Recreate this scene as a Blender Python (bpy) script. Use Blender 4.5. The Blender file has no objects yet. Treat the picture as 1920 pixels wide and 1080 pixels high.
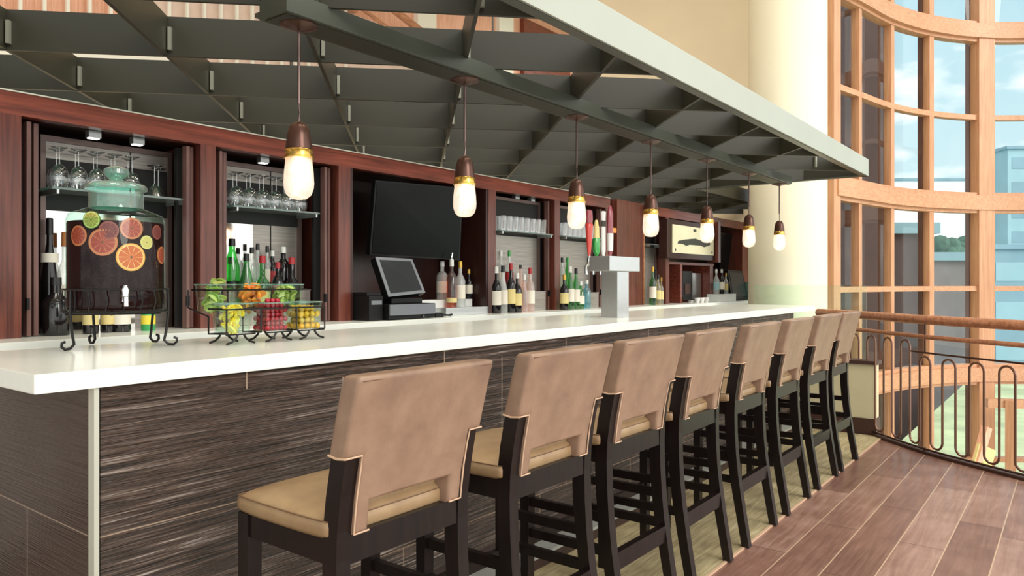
import bpy, bmesh, math, random
from math import sin, cos, pi, atan, sqrt, radians
from mathutils import Vector, Matrix
random.seed(7)
SC = bpy.context.scene
COL = SC.collection

# ------------------------------------------------------------ camera data
F = 1385.0; HZ = 529.0; A = atan((2020-960)/F); CH = 1.3
FX, FY = cos(A), sin(A); RX, RY = sin(A), -cos(A)

def un(x, y, X=None, Y=None, Z=None):
    """photo pixel -> point on the given real plane"""
    a = (x-960)/F; b = (HZ-y)/F
    d = (FX+a*RX, FY+a*RY, b)
    if Z is not None: t = (Z-CH)/d[2]
    elif Y is not None: t = Y/d[1]
    else: t = X/d[0]
    return Vector((t*d[0], t*d[1], CH+t*d[2]))

def fr(px, fwd, z=0.0):
    r = (px-960)/F*fwd
    return Vector((fwd*FX+r*RX, fwd*FY+r*RY, z))

# ------------------------------------------------------------ materials
def srgb(r, g, b):
    def c(v):
        v /= 255.0
        return v/12.92 if v <= .04045 else ((v+.055)/1.055)**2.4
    return (c(r), c(g), c(b), 1.0)

class NT:
    def __init__(s, name):
        s.m = bpy.data.materials.new(name); s.m.use_nodes = True
        s.t = s.m.node_tree; s.t.nodes.clear()
        s.out = s.t.nodes.new('ShaderNodeOutputMaterial')
    def n(s, typ, **kw):
        nd = s.t.nodes.new(typ)
        for k, v in kw.items():
            if k.startswith('_'): setattr(nd, k[1:], v)
            else:
                key = int(k[1:]) if (k[0] == 'i' and k[1:].isdigit()) else k.replace('__', ' ')
                s.set(nd.inputs[key], v)
        return nd
    def set(s, inp, v):
        if isinstance(v, bpy.types.NodeSocket): s.t.links.new(v, inp)
        elif isinstance(v, bpy.types.Node): s.t.links.new(v.outputs[0], inp)
        else: inp.default_value = v
    def math(s, op, a, b=0.0, c=0.0):
        return s.n('ShaderNodeMath', _operation=op, i0=a, i1=b, i2=c).outputs[0]
    def coord(s, which='Object'):
        return s.n('ShaderNodeTexCoord').outputs[which]
    def pos(s):
        return s.n('ShaderNodeNewGeometry').outputs['Position']
    def mapping(s, vec, scale=(1, 1, 1), rot=(0, 0, 0), loc=(0, 0, 0)):
        return s.n('ShaderNodeMapping', Vector=vec, Scale=scale, Rotation=rot, Location=loc).outputs[0]
    def noise(s, vec, scale=5, detail=3, rough=.5, dist=0.0):
        return s.n('ShaderNodeTexNoise', Vector=vec, Scale=scale, Detail=detail, Roughness=rough, Distortion=dist).outputs[0]
    def ramp(s, fac, stops):
        r = s.n('ShaderNodeValToRGB', Fac=fac)
        el = r.color_ramp.elements
        while len(el) < len(stops): el.new(.5)
        for e, (p, c) in zip(el, stops): e.position = p; e.color = c
        return r.outputs[0]
    def mix(s, fac, a, b):
        m = s.n('ShaderNodeMix', _data_type='RGBA')
        s.set(m.inputs[0], fac); s.set(m.inputs[6], a); s.set(m.inputs[7], b)
        return m.outputs[2]
    def bsdf(s, **kw):
        b = s.n('ShaderNodeBsdfPrincipled', **kw)
        s.t.links.new(b.outputs[0], s.out.inputs[0]); return b
    def bump(s, h, strength=.3, dist=.01):
        return s.n('ShaderNodeBump', Height=h, Strength=strength, Distance=dist).outputs[0]

MAT = {}
def plain(name, col, rough=.5, metal=0.0, spec=.5, coat=0.0, var=0.0, vscale=8, bump=0.0, emis=None, es=0.0):
    if name in MAT: return MAT[name]
    t = NT(name); c = col
    kw = dict(Roughness=rough, Metallic=metal)
    nz = None
    if var or bump:
        nz = t.noise(t.coord(), vscale, 4)
    if var:
        lo = tuple(v*(1-var) for v in col[:3])+(1,); hi = tuple(min(1, v*(1+var)) for v in col[:3])+(1,)
        c = t.ramp(nz, [(.3, lo), (.7, hi)])
    b = t.bsdf(Base__Color=c, **kw)
    b.inputs['Specular IOR Level'].default_value = spec
    b.inputs['Coat Weight'].default_value = coat
    if bump: t.set(b.inputs['Normal'], t.bump(nz, bump, .005))
    if emis: b.inputs['Emission Color'].default_value = emis; b.inputs['Emission Strength'].default_value = es
    MAT[name] = t.m; return t.m

def wood(name, dark, light, axis='z', rough=.3, scale=1.0, spec=.5):
    t = NT(name)
    st = {'x': (1.2, 26, 26), 'y': (26, 1.2, 26), 'z': (26, 26, 1.2)}[axis]
    v = t.mapping(t.coord(), tuple(q*scale for q in st))
    g = t.noise(v, 1.6, 5, .6, .4)
    g2 = t.noise(t.coord(), 2.2, 2)
    f = t.math('ADD', t.math('MULTIPLY', g, .75), t.math('MULTIPLY', g2, .25))
    c = t.ramp(f, [(.33, dark), (.66, light)])
    b = t.bsdf(Base__Color=c, Roughness=rough, Normal=t.bump(g, .08, .004))
    b.inputs['Specular IOR Level'].default_value = spec
    MAT[name] = t.m; return t.m

def thin_glass(name, tint, refl=1.0, rough=0.0, white=0.0):
    """real pane/vessel glass: tinted transmission plus Fresnel reflection"""
    t = NT(name)
    tr = t.n('ShaderNodeBsdfTransparent', Color=tint)
    gl = t.n('ShaderNodeBsdfGlossy', Color=(1, 1, 1, 1), Roughness=rough)
    bf = t.n('ShaderNodeNewGeometry').outputs['Backfacing']
    fz = t.n('ShaderNodeFresnel', IOR=t.math('SUBTRACT', 1.5, t.math('MULTIPLY', bf, 1.5-1/1.5)))
    f = t.math('MULTIPLY', fz.outputs[0], refl)
    mx = t.n('ShaderNodeMixShader', Fac=f); t.set(mx.inputs[1], tr); t.set(mx.inputs[2], gl)
    last = mx
    if white:
        df = t.n('ShaderNodeBsdfPrincipled', Base__Color=(.85, .87, .87, 1), Roughness=.3)
        m2 = t.n('ShaderNodeMixShader', Fac=white); t.set(m2.inputs[1], mx); t.set(m2.inputs[2], df); last = m2
    t.t.links.new(last.outputs[0], t.out.inputs[0])
    MAT[name] = t.m; return t.m

# lacquered red-brown back bar wood
wood('cherry_v', srgb(66, 30, 25), srgb(124, 66, 52), 'z', .28)
wood('cherry_h', srgb(78, 34, 26), srgb(142, 72, 54), 'x', .28)
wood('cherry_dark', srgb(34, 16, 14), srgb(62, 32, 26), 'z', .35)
wood('leaf_wood', srgb(88, 58, 54), srgb(132, 94, 86), 'z', .4)
wood('maple', srgb(182, 126, 90), srgb(208, 158, 120), 'z', .4)
wood('maple_h', srgb(186, 131, 94), srgb(212, 162, 124), 'x', .4)
wood('rail_wood', srgb(150, 92, 62), srgb(200, 142, 108), 'x', .3)
wood('stool_wood', srgb(11, 6, 6), srgb(30, 18, 16), 'z', .34, spec=.4)
wood('balcony_wood', srgb(206, 142, 112), srgb(240, 186, 158), 'z', .5)
plain('pink_panel', srgb(222, 196, 182), .6, var=.05)
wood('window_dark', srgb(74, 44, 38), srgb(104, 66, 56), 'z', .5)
plain('bronze_frame', srgb(112, 92, 88), .35, .5)
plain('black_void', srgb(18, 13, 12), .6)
plain('quartz', srgb(240, 242, 234), .2, spec=.4, coat=.1, var=.015, vscale=30)
plain('canopy_dark', srgb(43, 41, 29), .45, .1, var=.08, vscale=2)
plain('canopy_beam', srgb(74, 77, 68), .38, .3, var=.08, vscale=3)
plain('canopy_fascia_lit', srgb(172, 175, 163), .35, .15, var=.03, vscale=3)  # paler than the fins: window light put into the fascia colour
plain('bracket', srgb(150, 150, 136), .4, .4)
plain('bronze_dark', srgb(84, 56, 46), .3, .6)
plain('rod_metal', srgb(96, 78, 74), .3, .7)
plain('copper_rod', srgb(132, 96, 80), .25, .6)
plain('brass', srgb(212, 168, 84), .22, .9)
plain('steel', srgb(196, 198, 198), .28, .85, var=.03, vscale=40)
plain('chrome', srgb(225, 225, 225), .12, 1.0)
plain('black_plastic', srgb(22, 22, 23), .4, spec=.25)
plain('grey_plastic', srgb(120, 124, 130), .4)
plain('screen_black', srgb(12, 12, 12), .22, spec=.12)
plain('screen_grey', srgb(46, 48, 50), .3, spec=.2)
plain('black_iron', srgb(30, 28, 28), .4, .5)
plain('white_riser', srgb(222, 224, 222), .35)
plain('cream_wall', srgb(234, 226, 202), .75, var=.02, vscale=2)
plain('beige_wall', srgb(246, 228, 200), .8, var=.03, vscale=1.5)
plain('cream_block', srgb(206, 196, 160), .7, var=.03)
plain('dark_base', srgb(66, 40, 32), .5)
plain('trim_metal', srgb(206, 206, 192), .35, .3)
plain('seam', srgb(112, 82, 58), .5)
plain('piping', srgb(204, 170, 142), .55)
plain('brown_band', srgb(60, 42, 38), .4, var=.1)
plain('footledge', srgb(178, 182, 178), .3, .3)
plain('outer_dark', srgb(70, 54, 54), .8, var=.2, vscale=.4)
plain('outer_grey', srgb(120, 112, 112), .8, var=.2, vscale=.6)
plain('garden', srgb(204, 214, 168), .8, var=.2, vscale=1.2)
plain('outer_white', srgb(250, 250, 250), .8)
plain('tower_grey', srgb(150, 184, 192), .6, var=.1, vscale=.3)
plain('roof_blue', srgb(128, 160, 172), .7, var=.12, vscale=.3)
plain('water', srgb(110, 176, 184), .25, var=.12, vscale=.6)
plain('tree_green', srgb(70, 104, 88), .9, var=.3, vscale=3)
plain('trunk', srgb(90, 70, 50), .9)
plain('lower_floor', srgb(196, 208, 176), .5, var=.12, vscale=1)
plain('yellow_metal', srgb(236, 208, 110), .3, .4)
plain('paper_white', srgb(232, 226, 212), .7)
plain('paper_cream', srgb(222, 204, 140), .7)
plain('paper_black', srgb(24, 22, 22), .5)
plain('red_cap', srgb(170, 30, 40), .35)
plain('black_cap', srgb(22, 20, 22), .35)
plain('gold_cap', srgb(196, 160, 70), .3, .6)
plain('white_cap', srgb(225, 225, 220), .35)
plain('cork', srgb(176, 110, 60), .8)
plain('red_enamel', srgb(196, 52, 40), .25, coat=.5)
plain('orange_enamel', srgb(222, 140, 50), .3)
plain('green_enamel', srgb(40, 150, 60), .25, coat=.5)
plain('white_enamel', srgb(228, 226, 224), .25, coat=.5)
plain('maroon_enamel', srgb(150, 60, 72), .3, coat=.5)
plain('ink', srgb(60, 60, 54), .6)
plain('sign_board', srgb(226, 220, 186), .5, var=.03)
plain('cherry_fruit', srgb(160, 14, 40), .3, coat=.1, var=.15, vscale=60)
plain('olive_fruit', srgb(206, 158, 40), .25, coat=.3, var=.15, vscale=60)
plain('lemon_flesh', srgb(246, 228, 120), .35, var=.1, vscale=60)
plain('lemon_rind', srgb(240, 200, 50), .35)
plain('lime_flesh', srgb(206, 208, 122), .35, var=.15, vscale=60)
plain('lime_rind', srgb(132, 156, 70), .35, var=.15, vscale=40)
plain('orange_flesh', srgb(236, 128, 40), .35, var=.12, vscale=60)
plain('orange_rind', srgb(240, 150, 50), .4)
plain('yellow_tub', srgb(236, 216, 70), .4)
plain('green_tub', srgb(60, 160, 90), .4)

# stools: worn tan leather
def leather(name, a, b):
    t = NT(name)
    n1 = t.noise(t.coord(), 9, 4, .6); n2 = t.noise(t.coord(), 160, 2)
    c = t.ramp(n1, [(.3, a), (.7, b)])
    t.bsdf(Base__Color=c, Roughness=.36, Normal=t.bump(n2, .12, .002))
    MAT[name] = t.m
leather('leather_back', srgb(132, 104, 87), srgb(160, 130, 108))
leather('leather_seat', srgb(144, 115, 84), srgb(168, 139, 104))

# bar front: brown ceramic with horizontal combed relief, joints
def tile_mat(name, relief=1.0):
    t = NT(name)
    p = t.n('ShaderNodeSeparateXYZ', Vector=t.coord())
    X, Y, Z = p.outputs
    u = t.math('ADD', X, Y)
    v = t.n('ShaderNodeCombineXYZ', X=t.math('MULTIPLY', u, 2.2), Y=0.0, Z=t.math('MULTIPLY', Z, 95)).outputs[0]
    n1 = t.noise(v, 1.0, 4, .65, .35)
    v2 = t.n('ShaderNodeCombineXYZ', X=t.math('MULTIPLY', u, 6), Y=0.0, Z=t.math('MULTIPLY', Z, 240)).outputs[0]
    n2 = t.noise(v2, 1.0, 2)
    broad = t.noise(t.coord(), 1.7, 2)
    c = t.ramp(n1, [(.36, srgb(26, 16, 13)), (.48, srgb(58, 40, 33)), (.57, srgb(100, 80, 69)), (.70, srgb(204, 194, 188))]) if relief > .6 else t.ramp(n1, [(.25, srgb(48, 33, 25)), (.75, srgb(70, 51, 40))])  # palest ramp stop paints light streaks and highlights into the tile colour
    # joints
    TH = .3475; TW = .914
    rowf = t.math('DIVIDE', t.math('SUBTRACT', Z, .268-TH*2), TH)
    row = t.math('FLOOR', rowf); fz = t.math('FRACT', rowf)
    is3 = t.math('COMPARE', row, 3.0, .1); is1 = t.math('COMPARE', row, 1.0, .1)
    off = t.math('ADD', t.math('MULTIPLY', is3, 1-.42), t.math('MULTIPLY', is1, 1-.746))
    uf = t.math('FRACT', t.math('ADD', t.math('DIVIDE', t.math('SUBTRACT', u, 3.509-TW*8), TW), off))
    jz = t.math('LESS_THAN', fz, .009)
    ju = t.math('LESS_THAN', uf, .005)
    jz = t.math('MULTIPLY', jz, t.math('LESS_THAN', row, 3.5))
    j = t.math('MAXIMUM', jz, ju)
    if relief > .6:
        pw = t.math('MULTIPLY', t.ramp(t.noise(t.coord(), 2.6, 3), [(.38, (0, 0, 0, 1)), (.62, (1, 1, 1, 1))]), .92)  # patches where the painted highlight streaks show
        c = t.mix(pw, t.ramp(n1, [(.36, srgb(34, 22, 17)), (.62, srgb(84, 63, 52))]), c)
    c2 = t.mix(j, c, srgb(160, 138, 118))
    h = t.math('ADD', n1, t.math('MULTIPLY', n2, .4))
    h = t.math('MULTIPLY', h, t.math('SUBTRACT', 1.0, j))
    b = t.bsdf(Base__Color=c2, Roughness=t.math('ADD', .14, t.math('MULTIPLY', broad, .26)), Normal=t.bump(h, .9*relief, .018))
    b.inputs['Specular IOR Level'].default_value = .6
    MAT[name] = t.m
tile_mat('combed_tile'); tile_mat('combed_tile_end', .5)

def floor_mat():
    t = NT('plank_floor')
    p = t.n('ShaderNodeSeparateXYZ', Vector=t.coord()); X, Y, Z = p.outputs
    PW = .2
    rf = t.math('DIVIDE', t.math('SUBTRACT', Y, .308-PW*30), PW)
    row = t.math('FLOOR', rf); fy = t.math('FRACT', rf)
    rnd = t.n('ShaderNodeTexWhiteNoise', _noise_dimensions='1D', W=row).outputs[0]
    xs = t.math('ADD', t.math('DIVIDE', X, 1.25), t.math('MULTIPLY', rnd, 5))
    xf = t.math('FRACT', xs); xi = t.math('FLOOR', xs)
    r2 = t.n('ShaderNodeTexWhiteNoise', _noise_dimensions='2D', Vector=t.n('ShaderNodeCombineXYZ', X=row, Y=xi).outputs[0]).outputs[0]
    gv = t.mapping(t.coord(), (2.2, 34, 1))
    g = t.noise(gv, 1.3, 5, .65, .8)
    blotch = t.noise(t.coord(), 3.2, 3, .6)
    f = t.math('ADD', t.math('ADD', t.math('MULTIPLY', g, .42), t.math('MULTIPLY', blotch, .38)), t.math('MULTIPLY', r2, .22))
    c = t.ramp(f, [(.3, srgb(92, 60, 51)), (.52, srgb(138, 101, 88)), (.74, srgb(180, 146, 132))])
    jy = t.math('LESS_THAN', fy, .028)
    jx = t.math('LESS_THAN', xf, .0035)
    c = t.mix(jx, c, srgb(52, 34, 30))
    c = t.mix(jy, c, srgb(196, 168, 142))
    t.bsdf(Base__Color=c, Roughness=t.math('ADD', .24, t.math('MULTIPLY', g, .16)), Normal=t.bump(g, .08, .004))
    MAT['plank_floor'] = t.m
floor_mat()

def carpet_mat():
    t = NT('woven_carpet')
    v = t.mapping(t.coord(), (4, 46, 1))
    n1 = t.noise(v, 1.2, 4, .7, .3)
    n2 = t.noise(t.coord(), 3, 2)
    f = t.math('ADD', t.math('MULTIPLY', n1, .7), t.math('MULTIPLY', n2, .3))
    c = t.ramp(f, [(.3, srgb(128, 110, 80)), (.55, srgb(176, 160, 122)), (.75, srgb(212, 200, 164))])
    t.bsdf(Base__Color=c, Roughness=.85, Normal=t.bump(n1, .3, .004))
    MAT['woven_carpet'] = t.m
carpet_mat()

# glasses
thin_glass('window_glass', (.93, .97, .97, 1), .55)
thin_glass('clear_glass', (.96, .97, .97, 1), 3.2, .03, 0)
thin_glass('jar_green', (.80, .95, .89, 1), .4, .02, 0)
thin_glass('jar_lid', (.45, .86, .72, 1), 1.6, .05, .14)
thin_glass('caddy_glass', (.90, .97, .92, 1), .8, .02, 0)
thin_glass('guard_glass', (.92, 1.0, .95, 1), .5, 0, .02)
thin_glass('teal_glass', (.30, .72, .66, 1), 1.0, 0, .1)
thin_glass('bottle_green', (.16, .66, .20, 1), 1.5, .03, .03)
thin_glass('bottle_clear', (.9, .93, .91, 1), 1.8, .03, .28)
thin_glass('bottle_amber', (.75, .26, .05, 1), 1.2, .03, .05)
thin_glass('bottle_rose', (.98, .72, .62, 1), 1.4, .03, .25)
thin_glass('bottle_teal', (.15, .70, .80, 1), 1.2, .03, .12)
thin_glass('bottle_yellow', (.9, .78, .25, 1), 1.2, .03, .15)
plain('bottle_dark', srgb(22, 18, 20), .12, spec=.6)
plain('sangria', srgb(38, 12, 14), .4, spec=.05)

def crackle():
    t = NT('crackle_glass')
    v = t.n('ShaderNodeTexVoronoi', Vector=t.coord(), Scale=60.0, _feature='DISTANCE_TO_EDGE').outputs[0]
    bp = t.bump(v, .8, .004)
    tr = t.n('ShaderNodeBsdfTransparent', Color=(.98, .95, .93, 1))
    tl = t.n('ShaderNodeBsdfTranslucent', Color=(1, .95, .92, 1), Normal=bp)
    gl = t.n('ShaderNodeBsdfGlossy', Color=(1, 1, 1, 1), Roughness=.15, Normal=bp)
    df = t.n('ShaderNodeBsdfDiffuse', Color=(.95, .9, .88, 1), Normal=bp)
    a = t.n('ShaderNodeMixShader', Fac=.16); t.set(a.inputs[1], tr); t.set(a.inputs[2], tl)
    b = t.n('ShaderNodeMixShader', Fac=.22); t.set(b.inputs[1], a); t.set(b.inputs[2], gl)
    c = t.n('ShaderNodeMixShader', Fac=.22); t.set(c.inputs[1], b); t.set(c.inputs[2], df)
    t.t.links.new(c.outputs[0], t.out.inputs[0]); MAT['crackle_glass'] = t.m
crackle()
plain('filament', srgb(255, 225, 190), .5, emis=(1, .80, .60, 1), es=7.0)
plain('small_light', srgb(240, 236, 225), .5, emis=(1, .95, .88, 1), es=1.6)

def mirror_mat():
    t = NT('mirror')
    n = t.noise(t.coord(), 1.5, 2)
    t.bsdf(Base__Color=srgb(208, 204, 200), Metallic=1.0, Roughness=.06, Normal=t.bump(n, .03, .01))
    MAT['mirror'] = t.m
    t = NT('brushed_steel')
    v = t.mapping(t.coord(), (3, 3, 160))
    n = t.noise(v, 1, 3)
    c = t.ramp(n, [(.3, srgb(142, 134, 128)), (.7, srgb(172, 164, 157))])
    t.bsdf(Base__Color=c, Metallic=.6, Roughness=.36)
    MAT['brushed_steel'] = t.m
mirror_mat()

# ------------------------------------------------------------ mesh building
class MB:
    def __init__(s): s.bm = bmesh.new()
    def box(s, x0, x1, y0, y1, z0, z1, bev=0.0, M=None):
        r = bmesh.ops.create_cube(s.bm, size=1.0)
        vs = r['verts']
        for v in vs:
            v.co = Vector((x0+(v.co.x+.5)*(x1-x0), y0+(v.co.y+.5)*(y1-y0), z0+(v.co.z+.5)*(z1-z0)))
        if bev:
            es = list({e for v in vs for e in v.link_edges})
            r = bmesh.ops.bevel(s.bm, geom=es, offset=bev, segments=2, affect='EDGES', profile=.7)
            vs = list({v for f in r['faces'] for v in f.verts} | {v for v in vs if v.is_valid})
        if M:
            for v in vs: v.co = M @ v.co
        return s
    def bar(s, p, q, w, h, up=(0, 0, 1)):
        p, q = Vector(p), Vector(q); d = (q-p)
        L = d.length; d.normalize(); up = Vector(up)
        sx = d.cross(up)
        if sx.length < 1e-5: sx = d.cross(Vector((1, 0, 0)))
        sx.normalize(); uz = sx.cross(d)
        M = Matrix((sx, d, uz)).transposed().to_4x4(); M.translation = p
        return s.box(-w/2, w/2, 0, L, -h/2, h/2, M=M)
    def tube(s, path, r, seg=8, closed=False, cap=True, taper=None):
        P = [Vector(p) for p in path]; n = len(P); rings = []
        prev = None
        for i, p in enumerate(P):
            a = P[(i-1) % n] if (closed or i > 0) else p
            b = P[(i+1) % n] if (closed or i < n-1) else p
            d = (b-a).normalized()
            if prev is None:
                u = d.cross(Vector((0, 0, 1)))
                if u.length < 1e-3: u = d.cross(Vector((1, 0, 0)))
            else:
                u = prev - d*prev.dot(d)
                if u.length < 1e-6: u = d.cross(Vector((1, 0, 0)))
            u.normalize(); prev = u; w = d.cross(u)
            rr = r if taper is None else taper[i]
            rings.append([s.bm.verts.new(p+(u*cos(2*pi*k/seg)+w*sin(2*pi*k/seg))*rr) for k in range(seg)])
        m = n if closed else n-1
        for i in range(m):
            A_, B_ = rings[i], rings[(i+1) % n]
            for k in range(seg):
                s.bm.faces.new((A_[k], A_[(k+1) % seg], B_[(k+1) % seg], B_[k]))
        if cap and not closed:
            s.bm.faces.new(rings[0][::-1]); s.bm.faces.new(rings[-1])
        return s
    def lathe(s, prof, c=(0, 0, 0), seg=24, cap=True, sx=1.0, sy=1.0, M=None):
        c = Vector(c); rings = []
        for (r, z) in prof:
            ring = []
            for k in range(seg):
                v = Vector((r*cos(2*pi*k/seg)*sx, r*sin(2*pi*k/seg)*sy, z))
                if M: v = M @ v
                ring.append(s.bm.verts.new(c+v))
            rings.append(ring)
        for i in range(len(rings)-1):
            for k in range(seg):
                s.bm.faces.new((rings[i][k], rings[i][(k+1) % seg], rings[i+1][(k+1) % seg], rings[i+1][k]))
        if cap:
            s.bm.faces.new(rings[0][::-1]); s.bm.faces.new(rings[-1])
        return s
    def prism(s, pts, ext):
        ext = Vector(ext)
        a = [s.bm.verts.new(Vector(p)) for p in pts]; b = [s.bm.verts.new(Vector(p)+ext) for p in pts]
        n = len(pts)
        s.bm.faces.new(a[::-1]); s.bm.faces.new(b)
        for i in range(n): s.bm.faces.new((a[i], a[(i+1) % n], b[(i+1) % n], b[i]))
        return s
    def ball(s, c, r, seg=12, sc=(1, 1, 1), M=None):
        rr = bmesh.ops.create_uvsphere(s.bm, u_segments=seg, v_segments=max(6, seg*2//3), radius=r)
        for v in rr['verts']:
            q = Vector((v.co.x*sc[0], v.co.y*sc[1], v.co.z*sc[2]))
            if M: q = M @ q
            v.co = q+Vector(c)
        return s
    def sweep_yz(s, prof, x0, x1):
        """prof: list of (yRear, yFront, z) -> solid between x0 and x1"""
        rings = [[s.bm.verts.new((x, y, z)) for (x, y) in ((x0, a), (x1, a), (x1, b), (x0, b))] for a, b, z in prof]
        for i in range(len(rings)-1):
            for k in range(4):
                s.bm.faces.new((rings[i][k], rings[i][(k+1) % 4], rings[i+1][(k+1) % 4], rings[i+1][k]))
        s.bm.faces.new(rings[0][::-1]); s.bm.faces.new(rings[-1])
        return s
    def build(s, name, mat, parent=None, smooth=False, world=False, label=None):
        bmesh.ops.recalc_face_normals(s.bm, faces=s.bm.faces[:])
        if world and parent is not None:
            off = parent.location.copy(); p = parent.parent
            while p: off += p.location; p = p.parent
            for v in s.bm.verts: v.co -= off
        me = bpy.data.meshes.new(name); s.bm.to_mesh(me); s.bm.free()
        me.materials.append(MAT[mat] if isinstance(mat, str) else mat)
        if smooth:
            for p in me.polygons: p.use_smooth = True
            if smooth != 'full':
                try: me.set_sharp_from_angle(angle=radians(40))
                except Exception: pass
        o = bpy.data.objects.new(name, me); COL.objects.link(o)
        if parent is not None: o.parent = parent
        if label: o['label'] = label
        return o

def tag(o, label=None, cat=None, group=None, kind=None):
    if label: o['label'] = label
    if cat: o['category'] = cat
    if group: o['group'] = group
    if kind: o['kind'] = kind
    return o

def thing(name, loc, label, cat, group=None, rz=0, kind=None):
    o = bpy.data.objects.new(name, None); COL.objects.link(o)
    o.empty_display_size = .05
    o.location = loc; o.rotation_euler = (0, 0, rz)
    return tag(o, label, cat, group, kind)

def kids(o): return [c for c in COL.objects if c.parent == o]
_K = {}
def dup(root, loc, label, group=None, rz=None):
    r = root.copy(); COL.objects.link(r); r.location = loc
    if rz is not None: r.rotation_euler = (0, 0, rz)
    r['label'] = label
    if group: r['group'] = group
    if root.name not in _K:
        _K[root.name] = [(c, kids(c)) for c in kids(root)]
    for ch, gs in _K[root.name]:
        c = ch.copy(); COL.objects.link(c); c.parent = r
        for g in gs:
            d = g.copy(); COL.objects.link(d); d.parent = c
    return r

def struct(name, mb, mat, label, cat=None, smooth=False):
    o = mb.build(name, mat, smooth=smooth)
    return tag(o, label, cat or name.split('_')[0], kind='structure')

# ============================================================ SETTING
# floor edge of the gallery (curved) ends at the railing
EDGE = [Vector(p) for p in ((7.62, 2.35, 0), (7.34, 1.98, 0), (7.08, 1.65, 0), (6.81, 1.36, 0), (6.575, 1.14, 0), (6.385, .955, 0), (6.25, .80, 0),
        (6.14, .645, 0), (6.01, .455, 0), (5.87, .25, 0), (5.72, .0, 0), (5.58, -.28, 0), (5.48, -.6, 0), (5.40, -1.0, 0), (5.36, -1.5, 0), (5.36, -2.2, 0))]
pts = [(-2.5, -2.2, -.25), (5.36, -2.2, -.25)] + [(p.x, p.y, -.25) for p in EDGE[::-1][1:]] + [(7.7, 2.9, -.25), (10.6, 2.9, -.25), (10.6, 4.3, -.25), (-2.5, 4.3, -.25)]
struct('floor', MB().prism(pts, (0, 0, .25)), 'plank_floor', 'brown wood plank floor of the bar gallery with pale seams', 'floor')
cm = MB().prism([(-1.5, 1.30, 0), (6.80, 1.30, 0), (6.80, 2.06, 0), (-1.5, 2.06, 0)], (0, 0, .006))
tag(cm.build('carpet_runner', 'woven_carpet'), 'olive beige woven carpet strip under the row of bar stools', 'carpet')
struct('trim_1', MB().box(-1.5, 6.8, 1.288, 1.30, 0, .008), 'piping', 'thin pale strip between the carpet and the plank floor', 'trim')

# floor edge trim beneath railing
e = MB()
for a, b in zip(EDGE[:-1], EDGE[1:]): e.bar(a+Vector((0, 0, .006)), b+Vector((0, 0, .006)), .05, .03)
struct('trim_2', e, 'dark_base', 'dark metal edge strip along the gallery floor under the railing', 'trim')

# walls
struct('wall_right', MB().box(10.3, 10.5, 2.95, 6.6, -.25, 6.94), 'beige_wall', 'tall beige wall beyond the end of the bar', 'wall')
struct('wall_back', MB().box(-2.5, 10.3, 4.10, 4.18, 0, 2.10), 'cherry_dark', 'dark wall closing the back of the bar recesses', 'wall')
c = MB().lathe([(.43, -5), (.43, 10)], (8.70, 2.66, 0), 48)
tag(c.build('round_column', 'cream_wall', smooth=True), 'tall round cream column between the bar end and the curved window', 'column')
# low kerb wall at the end of the carpet
t = thing('low_wall', (6.9, 1.35, 0), 'low cream wall with dark base at the far end of the stool row', 'wall')
MB().box(6.83, 6.98, 1.36, 2.05, .14, .60).build('wall_body', 'cream_block', t, world=True)
MB().box(6.82, 6.99, 1.35, 2.05, 0, .14).build('base_board', 'dark_base', t, world=True)
MB().box(6.81, 7.0, 1.34, 2.05, .60, .63).build('cap', 'dark_base', t, world=True)

# ------------------------------------------------------------ bay window
PLAN = [fr(1556, 8.75), fr(1606, 9.2), fr(1667, 9.8), fr(1741, 10.24), fr(1842, 10.5), fr(1975, 10.45), fr(2130, 10.1), fr(2330, 9.4)]
W = thing('window_1', (0, 0, 0), 'tall curved bay window of maple coloured mullions', 'window', kind='structure')
def arc(z, sub=6):
    out = []
    n = len(PLAN)
    for i in range(n-1):
        p0 = PLAN[max(i-1, 0)]; p1 = PLAN[i]; p2 = PLAN[i+1]; p3 = PLAN[min(i+2, n-1)]
        for k in range(sub):
            u = k/sub
            v = .5*((2*p1)+(-p0+p2)*u+(2*p0-5*p1+4*p2-p3)*u*u+(-p0+3*p1-3*p2+p3)*u**3)
            out.append(Vector((v.x, v.y, z)))
    out.append(Vector((PLAN[-1].x, PLAN[-1].y, z)))
    return out
def arcbeam(z0, z1, d, name, mat):
    m = MB(); P = arc(0); cen = Vector((4.5, 1.5, 0)); rings = []
    for i, p in enumerate(P):
        a = P[max(i-1, 0)]; b = P[min(i+1, len(P)-1)]
        tdir = (b-a).normalized(); nrm = Vector((-tdir.y, tdir.x, 0))
        if (p-cen).dot(nrm) < 0: nrm = -nrm
        i0 = p-nrm*d*.5; o0 = p+nrm*d*.5
        rings.append([m.bm.verts.new((q.x, q.y, z)) for q, z in ((i0, z0), (o0, z0), (o0, z1), (i0, z1))])
    for i in range(len(rings)-1):
        for k in range(4):
            m.bm.faces.new((rings[i][k], rings[i][(k+1) % 4], rings[i+1][(k+1) % 4], rings[i+1][k]))
    m.bm.faces.new(rings[0][::-1]); m.bm.faces.new(rings[-1])
    return m.build(name, mat, W, smooth=True)
for z in (-4.88, -2.44, 0.0, 2.42, 4.84, 7.26): arcbeam(z-.10, z+.10, .22, 'ring_beam', 'maple_h')
for z in (-2.44, 0.0, 2.42, 4.84):
    arcbeam(z+.10, z+.145, .12, 'sill_bead', 'maple_h'); arcbeam(z-.145, z-.10, .12, 'head_bead', 'maple_h')
for z in (-3.66, -1.22, 1.21, 3.63, 6.05): arcbeam(z-.035, z+.035, .10, 'transom', 'maple_h')
widths = [.17, .075, .08, .085, .24, .085, .085, .2]
CEN = Vector((4.5, 1.5, 0))
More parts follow.
